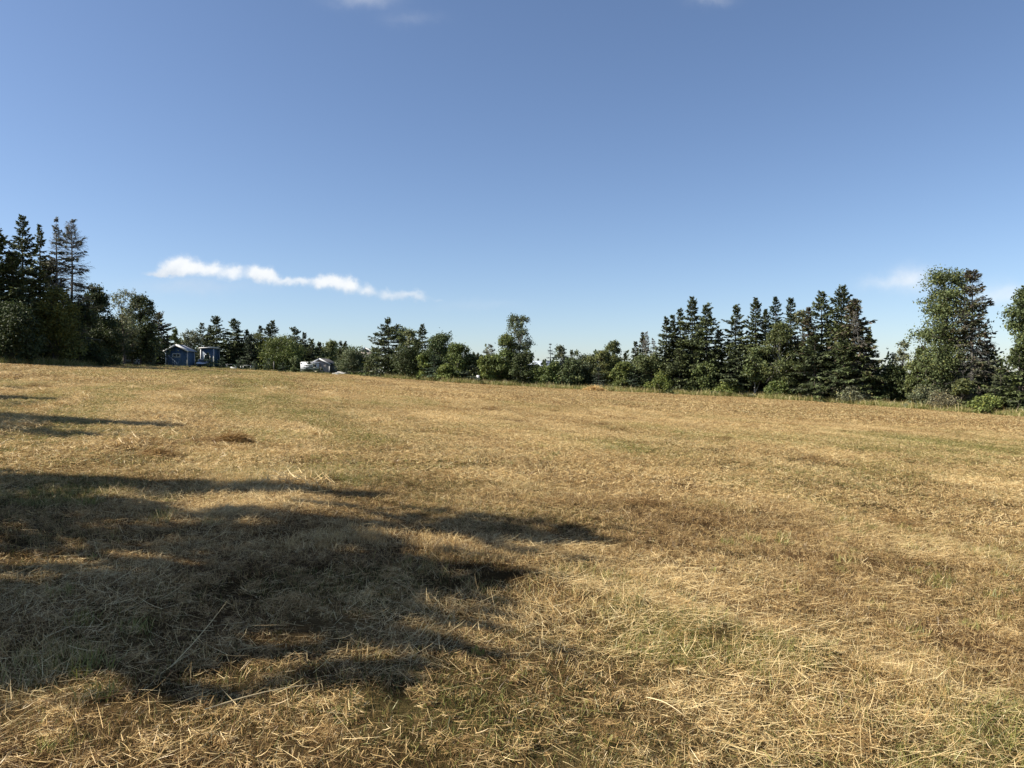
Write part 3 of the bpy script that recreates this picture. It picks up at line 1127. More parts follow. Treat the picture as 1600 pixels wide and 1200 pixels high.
# --- left wood
plant('S', 'dark spruce cut off by the left edge of the picture', -6, 350, 74, 3, group=GL)
plant('S', 'tall dark spruce with open tiered top near the left edge', 38, 342, 74, 3, sparse=.9, group=GL)
plant('S', 'narrow dark spruce between the tall tiered one and the bare ones', 61, 352, 40, 4, sparse=.85, group=GL)
plant('X', 'nearly bare grey spruce, left one of the dying pair', 89, 341, 46, 1.5, bare=.8, color=(.075, .078, .052), sparse=1.2, group=GL)
plant('X', 'bare spruce with long drooping boughs, right one of the dying pair', 104, 344, 62, 1.5, bare=.86, color=(.075, .078, .052), base=.2, power=.5, sparse=1.2, droop=.5, group=GL)
plant('S', 'lower dark spruce in front of the tall tiered spruce', 18, 396, 90, 1.5, group=GL)
plant('S', 'lower dark spruce in front of the two dying spruces', 78, 408, 74, 2.5, brown=.15, group=GL)
plant('B', 'broad dark bushy tree at the left edge of the picture', 10, 470, 90, -1, color=DK, base=.06, leaves=5200, group=GL)
plant('B', 'bushy tree with yellow-green leaves below the dying spruces', 84, 452, 74, -1, color=(.10, .105, .026), base=.06, leaves=5200, lobes=24, group=GL)
plant('B', 'dark low tree right of the yellow-green bushy tree', 123, 474, 60, -.3, color=DK, base=.05, leaves=4200, group=GL)
plant('B', 'tall dark round-topped tree right of the dying spruces', 145, 447, 54, 3, color=DK, base=.2, leaves=4200, group=GL)
plant('B', 'dark leafy tree standing before the airy pale tree', 165, 497, 66, 0, color=DK, base=.05, leaves=4600, group=GL)
plant('B', 'airy pale-leaved tree with sky showing through its crown', 194, 453, 58, 3, color=(.12, .13, .065), base=.25, leaves=2300, airy=.6, leaf=.15, lobes=26, group=GL)
plant('B', 'dense dark tree just right of the airy pale tree', 221, 461, 48, 2, color=DK, base=.12, leaves=5200, lobes=24, group=GL)
plant('B', 'low dark overhanging tree above the parked pale car', 207, 508, 80, 5, color=DK, base=.25, leaves=4600, group=GL)
plant('S', 'spruce with a rusty dying tip left of the gabled blue shed', 248, 489, 50, 16, brown=.35, color=(.055, .066, .028), power=.7, group=GL)
plant('B', 'thin little tree peeking out left above the gabled shed roof', 272, 515, 17, 9, color=MD, leaves=1100, lobes=9, base=.3, group=GL)
for k, (qx, qy, qh) in enumerate([(-63, 104, 9.5), (-61, 110, 8.5), (-66, 116, 9.5), (-60, 117, 7.5), (-62, 124, 9.0)]):  # unseen trees added so that the blue sheds fall in shade
    plant('S', 'unseen spruce added deep in the left wood to shade the blue sheds', 0, None, 2.6, xy=(qx, qy), h=qh, seed=900 + k, base=.02, group='hidden spruces added inside the left wood for shade')
plant('H', 'dark shrub at the foot of the left wood, nearest the left edge', 38, 520, 60, -1.5, color=DK, **SH)
plant('H', 'dark shrub at the foot of the left wood below the round-topped tree', 140, 533, 50, -1.2, color=DK, **SH)
plant('H', 'small grey-green shrub under the rusty-tipped spruce', 234, 549, 16, -.5, color=GY, **SH)
# --- behind the sheds
plant('B', 'pale green tree rising between the two blue sheds', 299, 517, 36, 14, color=GY, base=.1, leaves=3000, group=GB)
plant('S', 'dark spruce just left of the flat-roofed blue shed top', 316, 505, 30, 17, group=GB)
plant('S', 'small dark spruce tip between two taller ones behind the flat-roofed shed', 329, 509, 24, 17, group=GB)
plant('S', 'tallest dark spruce behind the flat-roofed blue shed', 340, 495, 42, 15, group=GB)
plant('S', 'broad dark spruce right of the flat-roofed blue shed', 366, 499, 44, 13, group=GB)
plant('S', 'slim dark spruce, low between the broad spruce and the twin spruces', 386, 516, 28, 12, group=GB)
plant('S', 'dark spruce with low skirts above the white tables', 393, 524, 34, 9, color=(.038, .05, .03), group=GB)
plant('S', 'slim spruce left of the twin spruces', 406, 510, 24, 15, group=GB)
plant('B', 'olive round tree below the slim spruce left of the twins', 403, 521, 32, 11, color=(.075, .085, .028), base=.1, leaves=3000, group=GB)
plant('S', 'left and lower one of the twin spruces', 419, 507, 28, 15, group=GB)
plant('S', 'right and taller one of the twin spruces', 427, 502, 34, 15, group=GB)
plant('B', 'broad bright green round tree in front of the dark spruces', 442, 527, 62, 7, color=(.080, .100, .026), base=.12, leaves=6500, lobes=28, group=GB)
plant('S', 'dark pointed spruce rising right of the bright round tree', 459, 512, 38, 13, group=GB)
plant('S', 'greyish spruce with double top above the white roofed trailer', 475, 520, 28, 15, color=(.055, .066, .045), group=GB)
plant('S', 'dark spruce right of the grey double-topped spruce', 487, 531, 32, 12, group=GB)
plant('S', 'small dark spruce above the white fascia of the grey shed', 499, 536, 30, 13, group=GB)
plant('W', 'light olive birch behind the grey shed', 516, 533, 28, 14, color=(.09, .105, .035), base=.15, leaves=2600, group=GB)
plant('S', 'left one of two thin spruce tips behind the grey shed', 532, 533, 20, 18, group=GB)
plant('S', 'right one of two thin spruce tips behind the grey shed', 540, 534, 18, 18, group=GB)
plant('B', 'rounded grey-green orchard tree right of the grey shed', 552, 549, 54, 5, color=(.07, .085, .04), base=.25, leaves=5000, lobes=24, group=GB)
plant('B', 'olive bush between the orchard tree and the big spruce', 579, 558, 22, 3, color=(.075, .088, .034), base=.05, leaves=1800, lobes=12, group=GB)
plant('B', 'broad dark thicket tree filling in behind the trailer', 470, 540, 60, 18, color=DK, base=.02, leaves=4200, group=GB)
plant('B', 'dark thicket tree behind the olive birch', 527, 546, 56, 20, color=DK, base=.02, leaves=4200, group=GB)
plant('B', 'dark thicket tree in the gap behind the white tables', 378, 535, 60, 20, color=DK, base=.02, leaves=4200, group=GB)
# --- middle line
plant('S', 'large full spruce with long tiered boughs on its left side', 606, 501, 74, 1, power=.78, base=.02, group=GC)
plant('W', 'pale-stemmed birch right beside the large full spruce', 625, 512, 40, 3, color=(.085, .105, .04), base=.15, leaves=3200, group=GC)
plant('W', 'airy light birch between the large spruce and the ragged one', 641, 516, 40, 3, color=(.10, .115, .05), base=.2, leaves=2600, airy=.5, group=GC)
plant('B', 'dark leafy tree filling under the two birches', 640, 545, 58, .5, color=DK, base=.02, leaves=4600, group=GC)
plant('S', 'ragged narrow spruce right of the birches', 661, 507, 36, 3, sparse=.92, group=GC)
plant('B', 'dense dark round-headed tree in the middle of the tree line', 690, 522, 64, 3, color=(.05, .07, .024), base=.08, leaves=7000, lobes=30, group=GC)
plant('B', 'lighter green tree in front of the dense dark round one', 714, 539, 40, .5, color=MD, base=.04, leaves=3800, group=GC)
plant('B', 'slim bright yellow-green sapling left of the small fir', 663, 555, 20, -.5, color=(.13, .16, .04), base=.03, leaves=1500, lobes=10, group=GC, shape='poplar')
plant('Y', 'small bluish dark fir beside the yellow-green sapling', 678, 556, 46, -.6, base=.02, color=(.042, .062, .036), group=GC)
plant('H', 'yellow-green shrub right of the small bluish fir', 698, 571, 30, -.6, color=LT, **SH)
plant('S', 'first of three little spruce tips right of the round-headed tree', 728, 548, 18, 8, group=GC)
plant('S', 'second of three little spruce tips right of the round-headed tree', 740, 551, 18, 8, group=GC)
plant('S', 'third of three little spruce tips right of the round-headed tree', 748, 552, 18, 9, group=GC)
plant('B', 'olive bushy tree above the low dark fir', 737, 555, 44, 1.5, color=(.07, .085, .03), base=.02, leaves=3600, group=GC)
plant('Y', 'low dark fir with spreading skirts left of the white sign', 736, 574, 48, -.5, base=.02, power=.6, color=(.038, .05, .034), group=GC)
plant('X', 'pale dead-topped spruce right of the white sign', 766, 540, 40, 5, bare=.6, color=(.10, .10, .07), group=GC)
plant('B', 'light green sapling clump just right of the white sign', 757, 556, 26, -.3, color=LT, base=.02, leaves=2000, group=GC)
plant('B', 'mid green bushy tree in front of the pale dead-topped spruce', 776, 556, 40, .5, color=MD, base=.02, leaves=3600, group=GC)
plant('W', 'tall slender poplar, the tallest tree in the middle', 810, 494, 46, 2.5, color=(.075, .095, .05), base=.42, leaves=2700, lobes=22, airy=.3, shape='poplar', group=GC)
plant('B', 'leafy green tree at the left foot of the tall poplar', 794, 527, 44, 1.5, color=(.085, .108, .034), base=.04, leaves=4200, shape='cone', group=GC)
plant('B', 'dark bushy tree at the right foot of the tall poplar', 816, 552, 48, .5, color=DK, base=.02, leaves=4600, group=GC)
plant('B', 'low green bushy tree below the left end of the pale long roof', 843, 571, 36, 0, color=MD, base=.02, leaves=3000, group=GC)
plant('B', 'low green bushy tree below the thin bare snag', 866, 568, 36, .5, color=MD, base=.02, leaves=3200, group=GC)
plant('X', 'thin bare snag standing above the low bushes', 859, 537, 24, 4, bare=1.0, sparse=.6, group=GC)
plant('W', 'thin-leaved birch just right of the bare snag', 877, 540, 28, 3, color=GY, base=.02, leaves=2400, airy=.3, lobes=30, shape='dome', group=GC)
plant('B', 'dark green bushy tree under the thin-leaved birch', 890, 562, 40, .5, color=(.06, .078, .03), base=.02, leaves=3600, group=GC)
plant('S', 'tiny wind-bent spruce tip left of the flat-topped tree', 893, 547, 12, 7, group=GC)
plant('B', 'flat-topped grey-green tree in the low part of the line', 909, 549, 42, 3, color=(.07, .085, .045), base=.1, leaves=3800, group=GC)
plant('S', 'little dark spruce tip right of the flat-topped tree', 926, 553, 16, 6, group=GC)
plant('Y', 'dark little fir right behind the straw mound', 935, 575, 34, -.2, base=.02, color=(.036, .048, .032), group=GC)
plant('B', 'olive leaning tree left of the taller rounded birch', 940, 548, 44, 2, color=(.085, .095, .032), base=.04, leaves=4200, group=GC)
plant('W', 'taller rounded birch right of the olive tree', 957, 534, 32, 3, color=(.085, .10, .04), base=.12, leaves=3400, group=GC)
plant('B', 'bright olive bushy tree below the taller rounded birch', 972, 566, 36, -.3, color=(.095, .115, .032), base=.02, leaves=3200, group=GC)
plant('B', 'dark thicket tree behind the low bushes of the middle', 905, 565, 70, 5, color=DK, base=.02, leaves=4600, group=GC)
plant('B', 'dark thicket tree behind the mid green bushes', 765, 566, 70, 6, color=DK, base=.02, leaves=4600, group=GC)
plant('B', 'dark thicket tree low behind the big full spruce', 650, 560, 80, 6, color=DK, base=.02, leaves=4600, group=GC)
# --- right wood
plant('S', 'little dark spruce tip left of the dying slim spruces', 976, 552, 18, 6, group=GR)
plant('S', 'first slim spruce left of the two dying tips', 992, 534, 26, 5, sparse=.92, group=GR)
plant('S', 'slim spruce beside the two dying tips', 1004, 521, 30, 5, sparse=.92, brown=.2, group=GR)
plant('X', 'left one of two dying slim spruces before the tall ones', 1011, 519, 28, 4, bare=.8, group=GR)
plant('X', 'right one of two dying slim spruces before the tall ones', 1020, 530, 28, 4, bare=.8, group=GR)
plant('Y', 'dark fir low below the dying slim spruces', 990, 573, 46, -.4, base=.02, color=(.036, .05, .03), group=GR)
plant('B', 'olive broadleaf tree under the dying slim spruces', 1010, 556, 52, 1, color=(.07, .085, .032), base=.02, leaves=4600, group=GR)
plant('H', 'bright green shrub at the foot of the tall stepped spruces', 1034, 584, 40, -.8, color=LT, **SH)
plant('S', 'lowest of the stepped spruces, leaning out to the left', 1040, 497, 44, 2, sparse=.9, droop=.15, group=GR)
plant('S', 'second of the stepped spruces from the left', 1051, 494, 38, 3, sparse=.9, group=GR)
plant('S', 'third stepped spruce, with a small bushy head', 1062, 483, 36, 3, sparse=.92, group=GR)
plant('S', 'tall straight spruce at the top of the stepped group', 1081, 465, 54, 2, group=GR)
plant('S', 'tall full spruce right next to the top of the stepped group', 1105, 476, 60, 1, color=(.055, .068, .03), group=GR)
plant('S', 'dense low spruce at the foot of the stepped group', 1062, 548, 66, 0, base=.02, group=GR)
plant('B', 'low green tree under the tall full spruce', 1096, 568, 50, -.5, color=(.07, .09, .03), base=.02, leaves=3800, group=GR)
plant('S', 'short spruce in the notch between two tall groups', 1126, 516, 40, 1, group=GR)
plant('H', 'light green shrub at the field edge below the notch', 1137, 598, 48, -1, color=LT, **SH)
plant('S', 'fork-topped spruce at the left of the middle tall group', 1155, 478, 58, 2, group=GR)
plant('S', 'tall spruce with pointed top right of the fork-topped one', 1180, 466, 48, 2, group=GR)
plant('S', 'narrow spruce tucked between two pointed tall ones', 1197, 484, 36, 4, group=GR)
plant('S', 'dark pointed tall spruce left of the green birch', 1210, 465, 46, 3, color=(.04, .056, .032), group=GR)
plant('S', 'pointed spruce rising behind the right side of the green birch', 1234, 466, 44, 3, color=(.055, .068, .034), group=GR)
plant('W', 'slender birch with pale stem showing at the field edge', 1179, 545, 34, -.3, color=(.08, .10, .036), base=.35, leaves=1900, group=GR)
plant('W', 'large green birch in front of the middle tall spruces', 1217, 506, 60, .5, color=(.068, .082, .030), base=.10, leaves=5200, lobes=30, group=GR)
plant('S', 'low spreading spruce left of the pale-stemmed birch', 1150, 548, 70, 0, base=.02, color=(.05, .062, .03), group=GR)
plant('B', 'airy greyish tree between the green birch and brown spruce', 1252, 484, 36, 3, color=GY, base=.2, leaves=2400, airy=.5, group=GR)
plant('S', 'brownish narrow spruce left of the gappy tall spruce', 1265, 482, 42, 1.5, brown=.4, group=GR)
plant('S', 'gappy tall spruce with its trunk showing, second highest', 1284, 457, 58, 3, sparse=.85, power=.6, group=GR)
plant('S', 'tallest spruce of the right wood with bare gaps along its trunk', 1316, 448, 66, 3, sparse=.85, power=.6, group=GR)
plant('S', 'broad brown-tinged spruce below the tallest one', 1333, 470, 76, 1, brown=.3, power=.75, color=(.058, .066, .03), group=GR)
plant('X', 'dead leaning spruce against the broad brown-tinged one', 1350, 486, 40, .5, bare=.95, lean=-.10, group=GR)
plant('S', 'wide skirted spruce ending the right wood by the sky gap', 1357, 520, 56, .8, base=.02, group=GR)
plant('S', 'low broad spruce at the foot of the brownish narrow one', 1275, 528, 84, -.3, base=.02, color=(.05, .062, .028), group=GR)
plant('S', 'low broad spruce in front of the broad brown-tinged one', 1320, 535, 90, -.4, base=.02, color=(.05, .064, .028), group=GR)
plant('H', 'greyish twiggy shrub at the field edge before the skirted spruce', 1338, 608, 50, -1.3, color=(.115, .12, .07), **SH)
plant('H', 'small green shrub at the field edge below the large birch', 1216, 598, 44, -1, color=MD, **SH)
plant('B', 'pale feathery tree in the sky gap beside the giant tree', 1409, 533, 32, 3, color=(.12, .13, .08), base=.25, leaves=2100, airy=.5, group=GR)
plant('B', 'dark low bush filling the bottom of the sky gap', 1396, 572, 44, 2, color=DK, base=.02, leaves=3200, group=GR)
plant('B', 'olive tree between the feathery tree and the giant tree', 1437, 543, 36, 1, color=(.075, .09, .03), base=.08, leaves=4200, group=GR)
plant('B', 'giant broadleaf tree towering over the right end', 1482, 424, 98, 2, color=(.074, .092, .034), base=.10, leaves=11500, lobes=50, group=GR)
plant('X', 'big grey dying spruce leaning on the right of the giant tree', 1519, 424, 60, 1.5, bare=.55, color=(.06, .066, .038), power=.5, sparse=1.25, brown=.3, droop=.35, group=GR)
plant('S', 'dark spruce in deep shade right of the grey dying spruce', 1540, 535, 56, 3, group=GR)
plant('H', 'pale grey-green shrub at the foot of the giant tree, left side', 1445, 603, 52, -1, color=GY, **SH)
plant('H', 'grey tangle of dead brush at the foot of the giant tree', 1475, 612, 54, -1.4, color=(.13, .12, .07), base=.02, shape='dome', lobes=16, leaves=900, leaf=.12)
plant('H', 'round drooping green shrub before the grey dying spruce', 1503, 594, 38, -1, color=(.085, .095, .036), **SH)
plant('H', 'bright low shrub at the field edge near the right border', 1543, 621, 54, -1.2, color=LT, **SH)
plant('B', 'tall broadleaf tree cut off by the right edge of the picture', 1604, 450, 68, 2, color=(.07, .09, .034), base=.3, leaves=6000, lobes=30, group=GR)
plant('S', 'broad light green spruce cut off by the right edge', 1596, 542, 90, 0, base=.02, color=(.062, .076, .03), group=GR)
plant('Y', 'small grey-green fir left of the broad spruce at the right edge', 1564, 575, 44, -.3, base=.02, color=(.06, .07, .04), group=GR)
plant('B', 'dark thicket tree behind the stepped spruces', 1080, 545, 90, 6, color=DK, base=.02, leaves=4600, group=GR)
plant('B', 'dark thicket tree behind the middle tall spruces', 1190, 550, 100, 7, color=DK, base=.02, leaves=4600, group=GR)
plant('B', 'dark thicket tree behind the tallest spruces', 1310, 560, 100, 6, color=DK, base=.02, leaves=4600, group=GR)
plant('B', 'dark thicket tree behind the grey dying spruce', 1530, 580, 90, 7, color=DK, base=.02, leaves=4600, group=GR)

# --- trees left of the picture, whose shadows lie on the field
KSH = 1.0 / (math.tan(SUN_EL) - 0.0467)
HX, HY = -math.sin(SUN_AZ), -math.cos(SUN_AZ)


def shadow_tree(kind, label, tipx, tipy, h, R, **kw):
    R *= 1.22 if kind == 'B' else 1.0
    bx, by = tipx - HX * h * KSH, tipy - HY * h * KSH
    plant(kind, label, 0, None, R, xy=(bx, by), h=h, seed=int(abs(tipx * 100) + h * 10), group=GO, **kw)


SIDE = ['first', 'second', 'third', 'fourth', 'fifth', 'sixth', 'seventh', 'eighth', 'ninth', 'tenth']
FB = dict(color=MD, base=.08, leaves=380, airy=.35, leaf=.30, lobes=26)
for a in [('S', -1.6, 9.3, 10.5, 1.0, {}), ('B', -3.6, 7.9, 9.0, 1.3, FB), ('B', .6, 7.8, 10.0, 1.4, FB), ('B', -1.4, 7.1, 9.5, 1.4, FB),
          ('B', -.3, 6.2, 9.0, 1.5, FB), ('B', -.1, 4.8, 8.0, 1.3, FB), ('B', -1.6, 4.2, 8.0, 1.2, FB), ('B', -2.6, 3.4, 7.5, 1.0, FB), ('B', -2.3, 2.8, 7.5, 1.1, FB), ('B', .2, 5.6, 8.5, 1.2, FB), ('S', -8.2, 17.3, 11.0, 2.0, {}),
          ('B', -8.2, 14.6, 8.5, 1.8, FB), ('B', -10.5, 12.8, 8.5, 1.6, FB),
          ('S', -13.8, 23.2, 10.0, 2.0, {}), ('B', -15.0, 21.2, 8.0, 2.2, FB), ('S', -18.8, 29.0, 10.5, 1.9, {}), ('S', -27.5, 37.0, 10.0, 2.2, {})]:
    shadow_tree(a[0], 'shade tree beside the field, out of view to the left', a[1], a[2], a[3], a[4], **a[5])


# --- undergrowth behind the tree line: one dark mass seen between the stems
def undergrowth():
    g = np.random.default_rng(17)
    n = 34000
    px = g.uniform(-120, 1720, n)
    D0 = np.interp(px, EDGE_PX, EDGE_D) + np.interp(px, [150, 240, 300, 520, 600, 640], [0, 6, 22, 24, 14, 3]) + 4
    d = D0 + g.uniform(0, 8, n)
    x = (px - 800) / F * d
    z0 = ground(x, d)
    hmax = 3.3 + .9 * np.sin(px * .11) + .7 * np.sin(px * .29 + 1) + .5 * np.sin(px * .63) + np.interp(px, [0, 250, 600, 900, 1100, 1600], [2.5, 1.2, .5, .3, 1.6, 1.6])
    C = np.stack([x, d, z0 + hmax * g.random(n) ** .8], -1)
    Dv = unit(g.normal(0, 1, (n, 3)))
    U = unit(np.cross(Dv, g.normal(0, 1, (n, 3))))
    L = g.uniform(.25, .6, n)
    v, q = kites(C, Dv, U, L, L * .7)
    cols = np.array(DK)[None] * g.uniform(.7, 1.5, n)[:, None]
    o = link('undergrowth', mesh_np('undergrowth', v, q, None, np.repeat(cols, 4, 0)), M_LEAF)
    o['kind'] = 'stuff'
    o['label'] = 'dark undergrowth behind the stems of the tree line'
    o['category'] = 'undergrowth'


undergrowth()


# ------------------------------------------------------------------ distant wooded hill
def far_hill():
    d = 620.0
    n = 60
    px = np.linspace(380, 580, n)
    top = np.interp(px, [380, 430, 500, 545, 556, 568, 574, 580], [556, 548, 542, 541, 543, 546, 556, 566])
    V, Q = [], []
    rows = 5
    for j in range(rows):
        f = j / (rows - 1)
        for i in range(n):
            x = (px[i] - 800) / F * d
            zt = EYE + d / F * (HOR - top[i]) - 7
            y = d - 60 + 120 * f
            zz = (zt + 8) * math.sin(math.pi * f) ** .8 - 8
            V.append((x, y, zz))
    for j in range(rows - 1):
        for i in range(n - 1):
            Q.append((j * n + i, j * n + i + 1, (j + 1) * n + i + 1, (j + 1) * n + i))
    me = mesh_np('hill', np.array(V), Q, smooth=True)
    o = link('hill', me, solid('hill_turf', (.06, .08, .035), .95, .2, .05))
    o['kind'] = 'structure'
    # wood on the hill, a single mass
    g = np.random.default_rng(3)
    m = 9000
    pp = g.uniform(385, 573, m)
    tp = np.interp(pp, px, top)
    f = g.uniform(0.0, .62, m)
    x = (pp - 800) / F * d
    y = d - 60 + 120 * f
    zt = EYE + d / F * (HOR - tp) - 7
    zg = (zt + 8) * np.sin(np.pi * f) ** .8 - 8
    bump = 2.0 * np.sin(pp * .9 + f * 20) + 1.5 * np.sin(pp * 2.3 + f * 9)
    C = np.stack([x, y, zg + g.uniform(.5, 6.0, m) + bump], -1)
    D = unit(g.normal(0, 1, (m, 3)) + np.array([0, 0, .5]))
    U = unit(np.cross(D, g.normal(0, 1, (m, 3))))
    L = g.uniform(1.0, 2.4, m)
    v, q = kites(C, D, U, L, L * .75)
    cols = np.array([.075, .10, .05])[None] * g.uniform(.7, 1.3, m)[:, None]
    w = link('far_wood', mesh_np('far_wood', v, q, None, np.repeat(cols, 4, 0)), M_LEAF)
    w['kind'] = 'stuff'
    w['label'] = 'distant wooded hill crest left of the large full spruce'
    w['category'] = 'woods'


far_hill()

# ------------------------------------------------------------------ buildings
M_BLUE = solid('blue_siding', (.034, .072, .125), .6, .10, 2.0)
M_WHITE = solid('white_trim', (.58, .58, .57), .6, .06, 4.0)
M_ROOFGREY = solid('pale_grey_roofing', (.30, .31, .33), .6, .10, 2.5)
M_DARKROOF = solid('dark_shingles', (.055, .052, .052), .85, .2, 4.0, bump=.4)
M_BEIGE = solid('beige_siding', (.42, .37, .32), .75, .08, 3.0)
M_DKSIDE = solid('side_shade_and_dark_parts', (.07, .068, .065), .85, .2, 3.0)  # wheels, skirting and posts; also the painted shade on the grey shed's side
M_METAL = solid('white_painted_metal', (.62, .65, .68), .45, .06, 2.0)
M_CREAM = solid('cream_panel', (.55, .52, .36), .6, .08, 3.0)


def glass_mat():
    m, nt, out = new_mat('window_glass')
    b = nt.nodes.new('ShaderNodeBsdfPrincipled')
    tc = nt.nodes.new('ShaderNodeTexCoord')
    nz = noise(nt, tc.outputs['Object'], 2.0, 2.0)
    nt.links.new(mixc(nt, nz.outputs['Fac'], (.012, .016, .018), (.03, .036, .04)), b.inputs['Base Color'])
    b.inputs['Roughness'].default_value = .08
    nt.links.new(b.outputs[0], out.inputs[0])
    return m


M_GLASS = glass_mat()


def local_window(parent, x0, x1, z0, z1, y, split=None, frame_w=.09):
    """window on a wall facing -y at local depth y"""
    w = MB()
    w.box(x0, y - .05, z0, x1, y, z0 + frame_w).box(x0, y - .05, z1 - frame_w, x1, y, z1)
    w.box(x0, y - .05, z0 + frame_w, x0 + frame_w, y, z1 - frame_w).box(x1 - frame_w, y - .05, z0 + frame_w, x1, y, z1 - frame_w)
    if split:
        xm = (x0 + x1) / 2
        w.box(xm - .03, y - .045, z0 + frame_w, xm + .03, y, z1 - frame_w)
    wo = w.build('window', M_WHITE, parent)
    xs = [(x0 + frame_w, x1 - frame_w)] if not split else [(x0 + frame_w, (x0 + x1) / 2 - .03), ((x0 + x1) / 2 + .03, x1 - frame_w)]
    for a, b in xs:
        MB().box(a, y - .02, z0 + frame_w, b, y - .004, z1 - frame_w).build('pane', M_GLASS, wo)
    return wo


def siding(parent, name, mat, W, L, H, gable=0.0, boards=0):
    m = MB()
    if gable:
        vs = [(-W / 2, 0, 0), (W / 2, 0, 0), (W / 2, 0, H), (0, 0, H + gable), (-W / 2, 0, H)]
        vb = [(x, L, z) for x, y, z in vs]
        m.add(vs + vb, [(0, 1, 2, 4), (2, 3, 4), (6, 5, 9, 7), (9, 8, 7), (1, 6, 7, 2), (5, 0, 4, 9), (2, 7, 8, 3), (4, 3, 8, 9)])
    else:
        m.box(-W / 2, 0, 0, W / 2, L, H)
    return m.build(name, mat, parent)


def gable_shed():
    x, y = at(276, 117.5)
    W, L, H, G = 3.35, 2.7, 2.38, .85
    t = thing('gabled_shed', 'small blue shed with pale gable roof and white-trimmed window', 'shed', (x, y, gz(x, y) + .12), 0)
    siding(t, 'wall', M_BLUE, W, L, H, G)
    for s in (-1, 1):
        a, b = (0, H + G), (s * (W / 2 + .28), H - .28 * G / (W / 2))
        th = .10
        p = [(a[0], -.3, a[1] + .02), (b[0], -.3, b[1] + .02), (b[0], L + .25, b[1] + .02), (a[0], L + .25, a[1] + .02)]
        m = MB().hexa(p + [(q[0], q[1], q[2] + th) for q in p])
        m.build('roof', M_ROOFGREY, t)
        f = [(a[0], -.345, a[1] - .10), (b[0], -.345, b[1] - .10), (b[0], -.305, b[1] - .10), (a[0], -.305, a[1] - .10)]
        MB().hexa(f + [(q[0], q[1], q[2] + .25) for q in f]).build('fascia_board', M_WHITE, t)
    for cx in (-W / 2, W / 2):
        MB().box(cx - .07, -.03, -.02, cx + .07, -.003, H - .03).build('corner_trim', M_WHITE, t)
    MB().box(W / 2 + .003, -.03, -.02, W / 2 + .03, .11, H - .03).build('corner_trim', M_WHITE, t)
    MB().box(W / 2 + .003, L - .12, -.02, W / 2 + .03, L + .02, H - .03).build('corner_trim', M_WHITE, t)
    local_window(t, -.62, .58, 1.35, 1.95, -.004, split=True)
    MB().box(-W / 2 - .03, -.02, -.35, W / 2 + .03, L, -.004).build('skirting', M_DKSIDE, t)
    # vertical board joints on both visible faces
    for k in range(10):
        bx = -W / 2 + .30 + k * .3
        MB().box(bx - .015, -.014, .0, bx + .015, -.002, H - .06).build('batten', M_BLUE, t)


def flat_shed():
    x, y = at(324, 126)
    W, L, H = 2.15, 2.4, 2.9
    t = thing('flat_roofed_shed', 'tall narrow blue shed with flat white-edged roof and square window', 'shed', (x, y, gz(x, y) + .25), 0)
    siding(t, 'wall', M_BLUE, W, L, H)
    p = [(-W / 2 - .22, -.25, H + .05), (W / 2 + .22, -.25, H + .16), (W / 2 + .22, L + .25, H - .02), (-W / 2 - .22, L + .25, H - .12)]
    MB().hexa(p + [(q[0], q[1], q[2] + .15) for q in p]).build('roof', M_WHITE, t)
    for cx in (-W / 2, W / 2):
        MB().box(cx - .09, -.03, -.02, cx + .09, -.003, H - .01).build('corner_trim', M_WHITE, t)
    MB().box(W / 2 + .003, -.03, -.02, W / 2 + .03, .10, H - .01).build('corner_trim', M_WHITE, t)
    MB().box(W / 2 + .003, L - .10, -.02, W / 2 + .03, L + .02, H - .08).build('corner_trim', M_WHITE, t)
    local_window(t, -.50, .52, .95, 1.95, -.004)
    d = MB().box(W / 2 + .002, 1.25, .1, W / 2 + .04, 2.15, 2.1).build('door', M_BLUE, t)
    MB().tube([(W / 2 + .08, 1.36, 1.05), (W / 2 + .08, 1.36, 1.2)], [.02, .02], 6).build('handle', M_WHITE, d)
    for (cx, cy) in ((-W / 2 + .15, .15), (W / 2 - .15, .15), (W / 2 - .15, L - .15), (-W / 2 + .15, L - .15)):
        MB().box(cx - .1, cy - .1, -.5, cx + .1, cy + .1, -.003).build('foundation_post', M_DKSIDE, t)


def grey_shed():
    x, y = at(500, 125)
    W, L, H, G = 3.3, 3.4, 1.5, .82
    t = thing('grey_shed', 'small low grey shed with dark shingle roof and white edge boards', 'shed', (x, y, gz(x, y) + .05), math.radians(-8))
    siding(t, 'wall', M_BEIGE, W, L, H, G)
    MB().box(W / 2 + .003, .02, .02, W / 2 + .04, L - .02, H - .04).build('side_shade_panel', M_DKSIDE, t)  # dark panel that paints in the shade on the right wall
    for s in (-1, 1):
        a, b = (0, H + G), (s * (W / 2 + .25), H - .25 * G / (W / 2))
        p = [(a[0], -.22, a[1] + .02), (b[0], -.22, b[1] + .02), (b[0], L + .25, b[1] + .02), (a[0], L + .25, a[1] + .02)]
        MB().hexa(p + [(q[0], q[1], q[2] + .1) for q in p]).build('roof', M_DARKROOF, t)
        f = [(a[0], -.27, a[1] - .10), (b[0], -.27, b[1] - .10), (b[0], -.224, b[1] - .10), (a[0], -.224, a[1] - .10)]
        MB().hexa(f + [(q[0], q[1], q[2] + .24) for q in f]).build('fascia_board', M_WHITE, t)
    for cx in (-W / 2, W / 2):
        MB().box(cx - .08, -.03, 0, cx + .08, -.003, H - .03).build('corner_trim', M_WHITE, t)
    MB().box(-.75, -.04, .0, -.05, -.003, 1.3).build('door', M_CREAM, t)


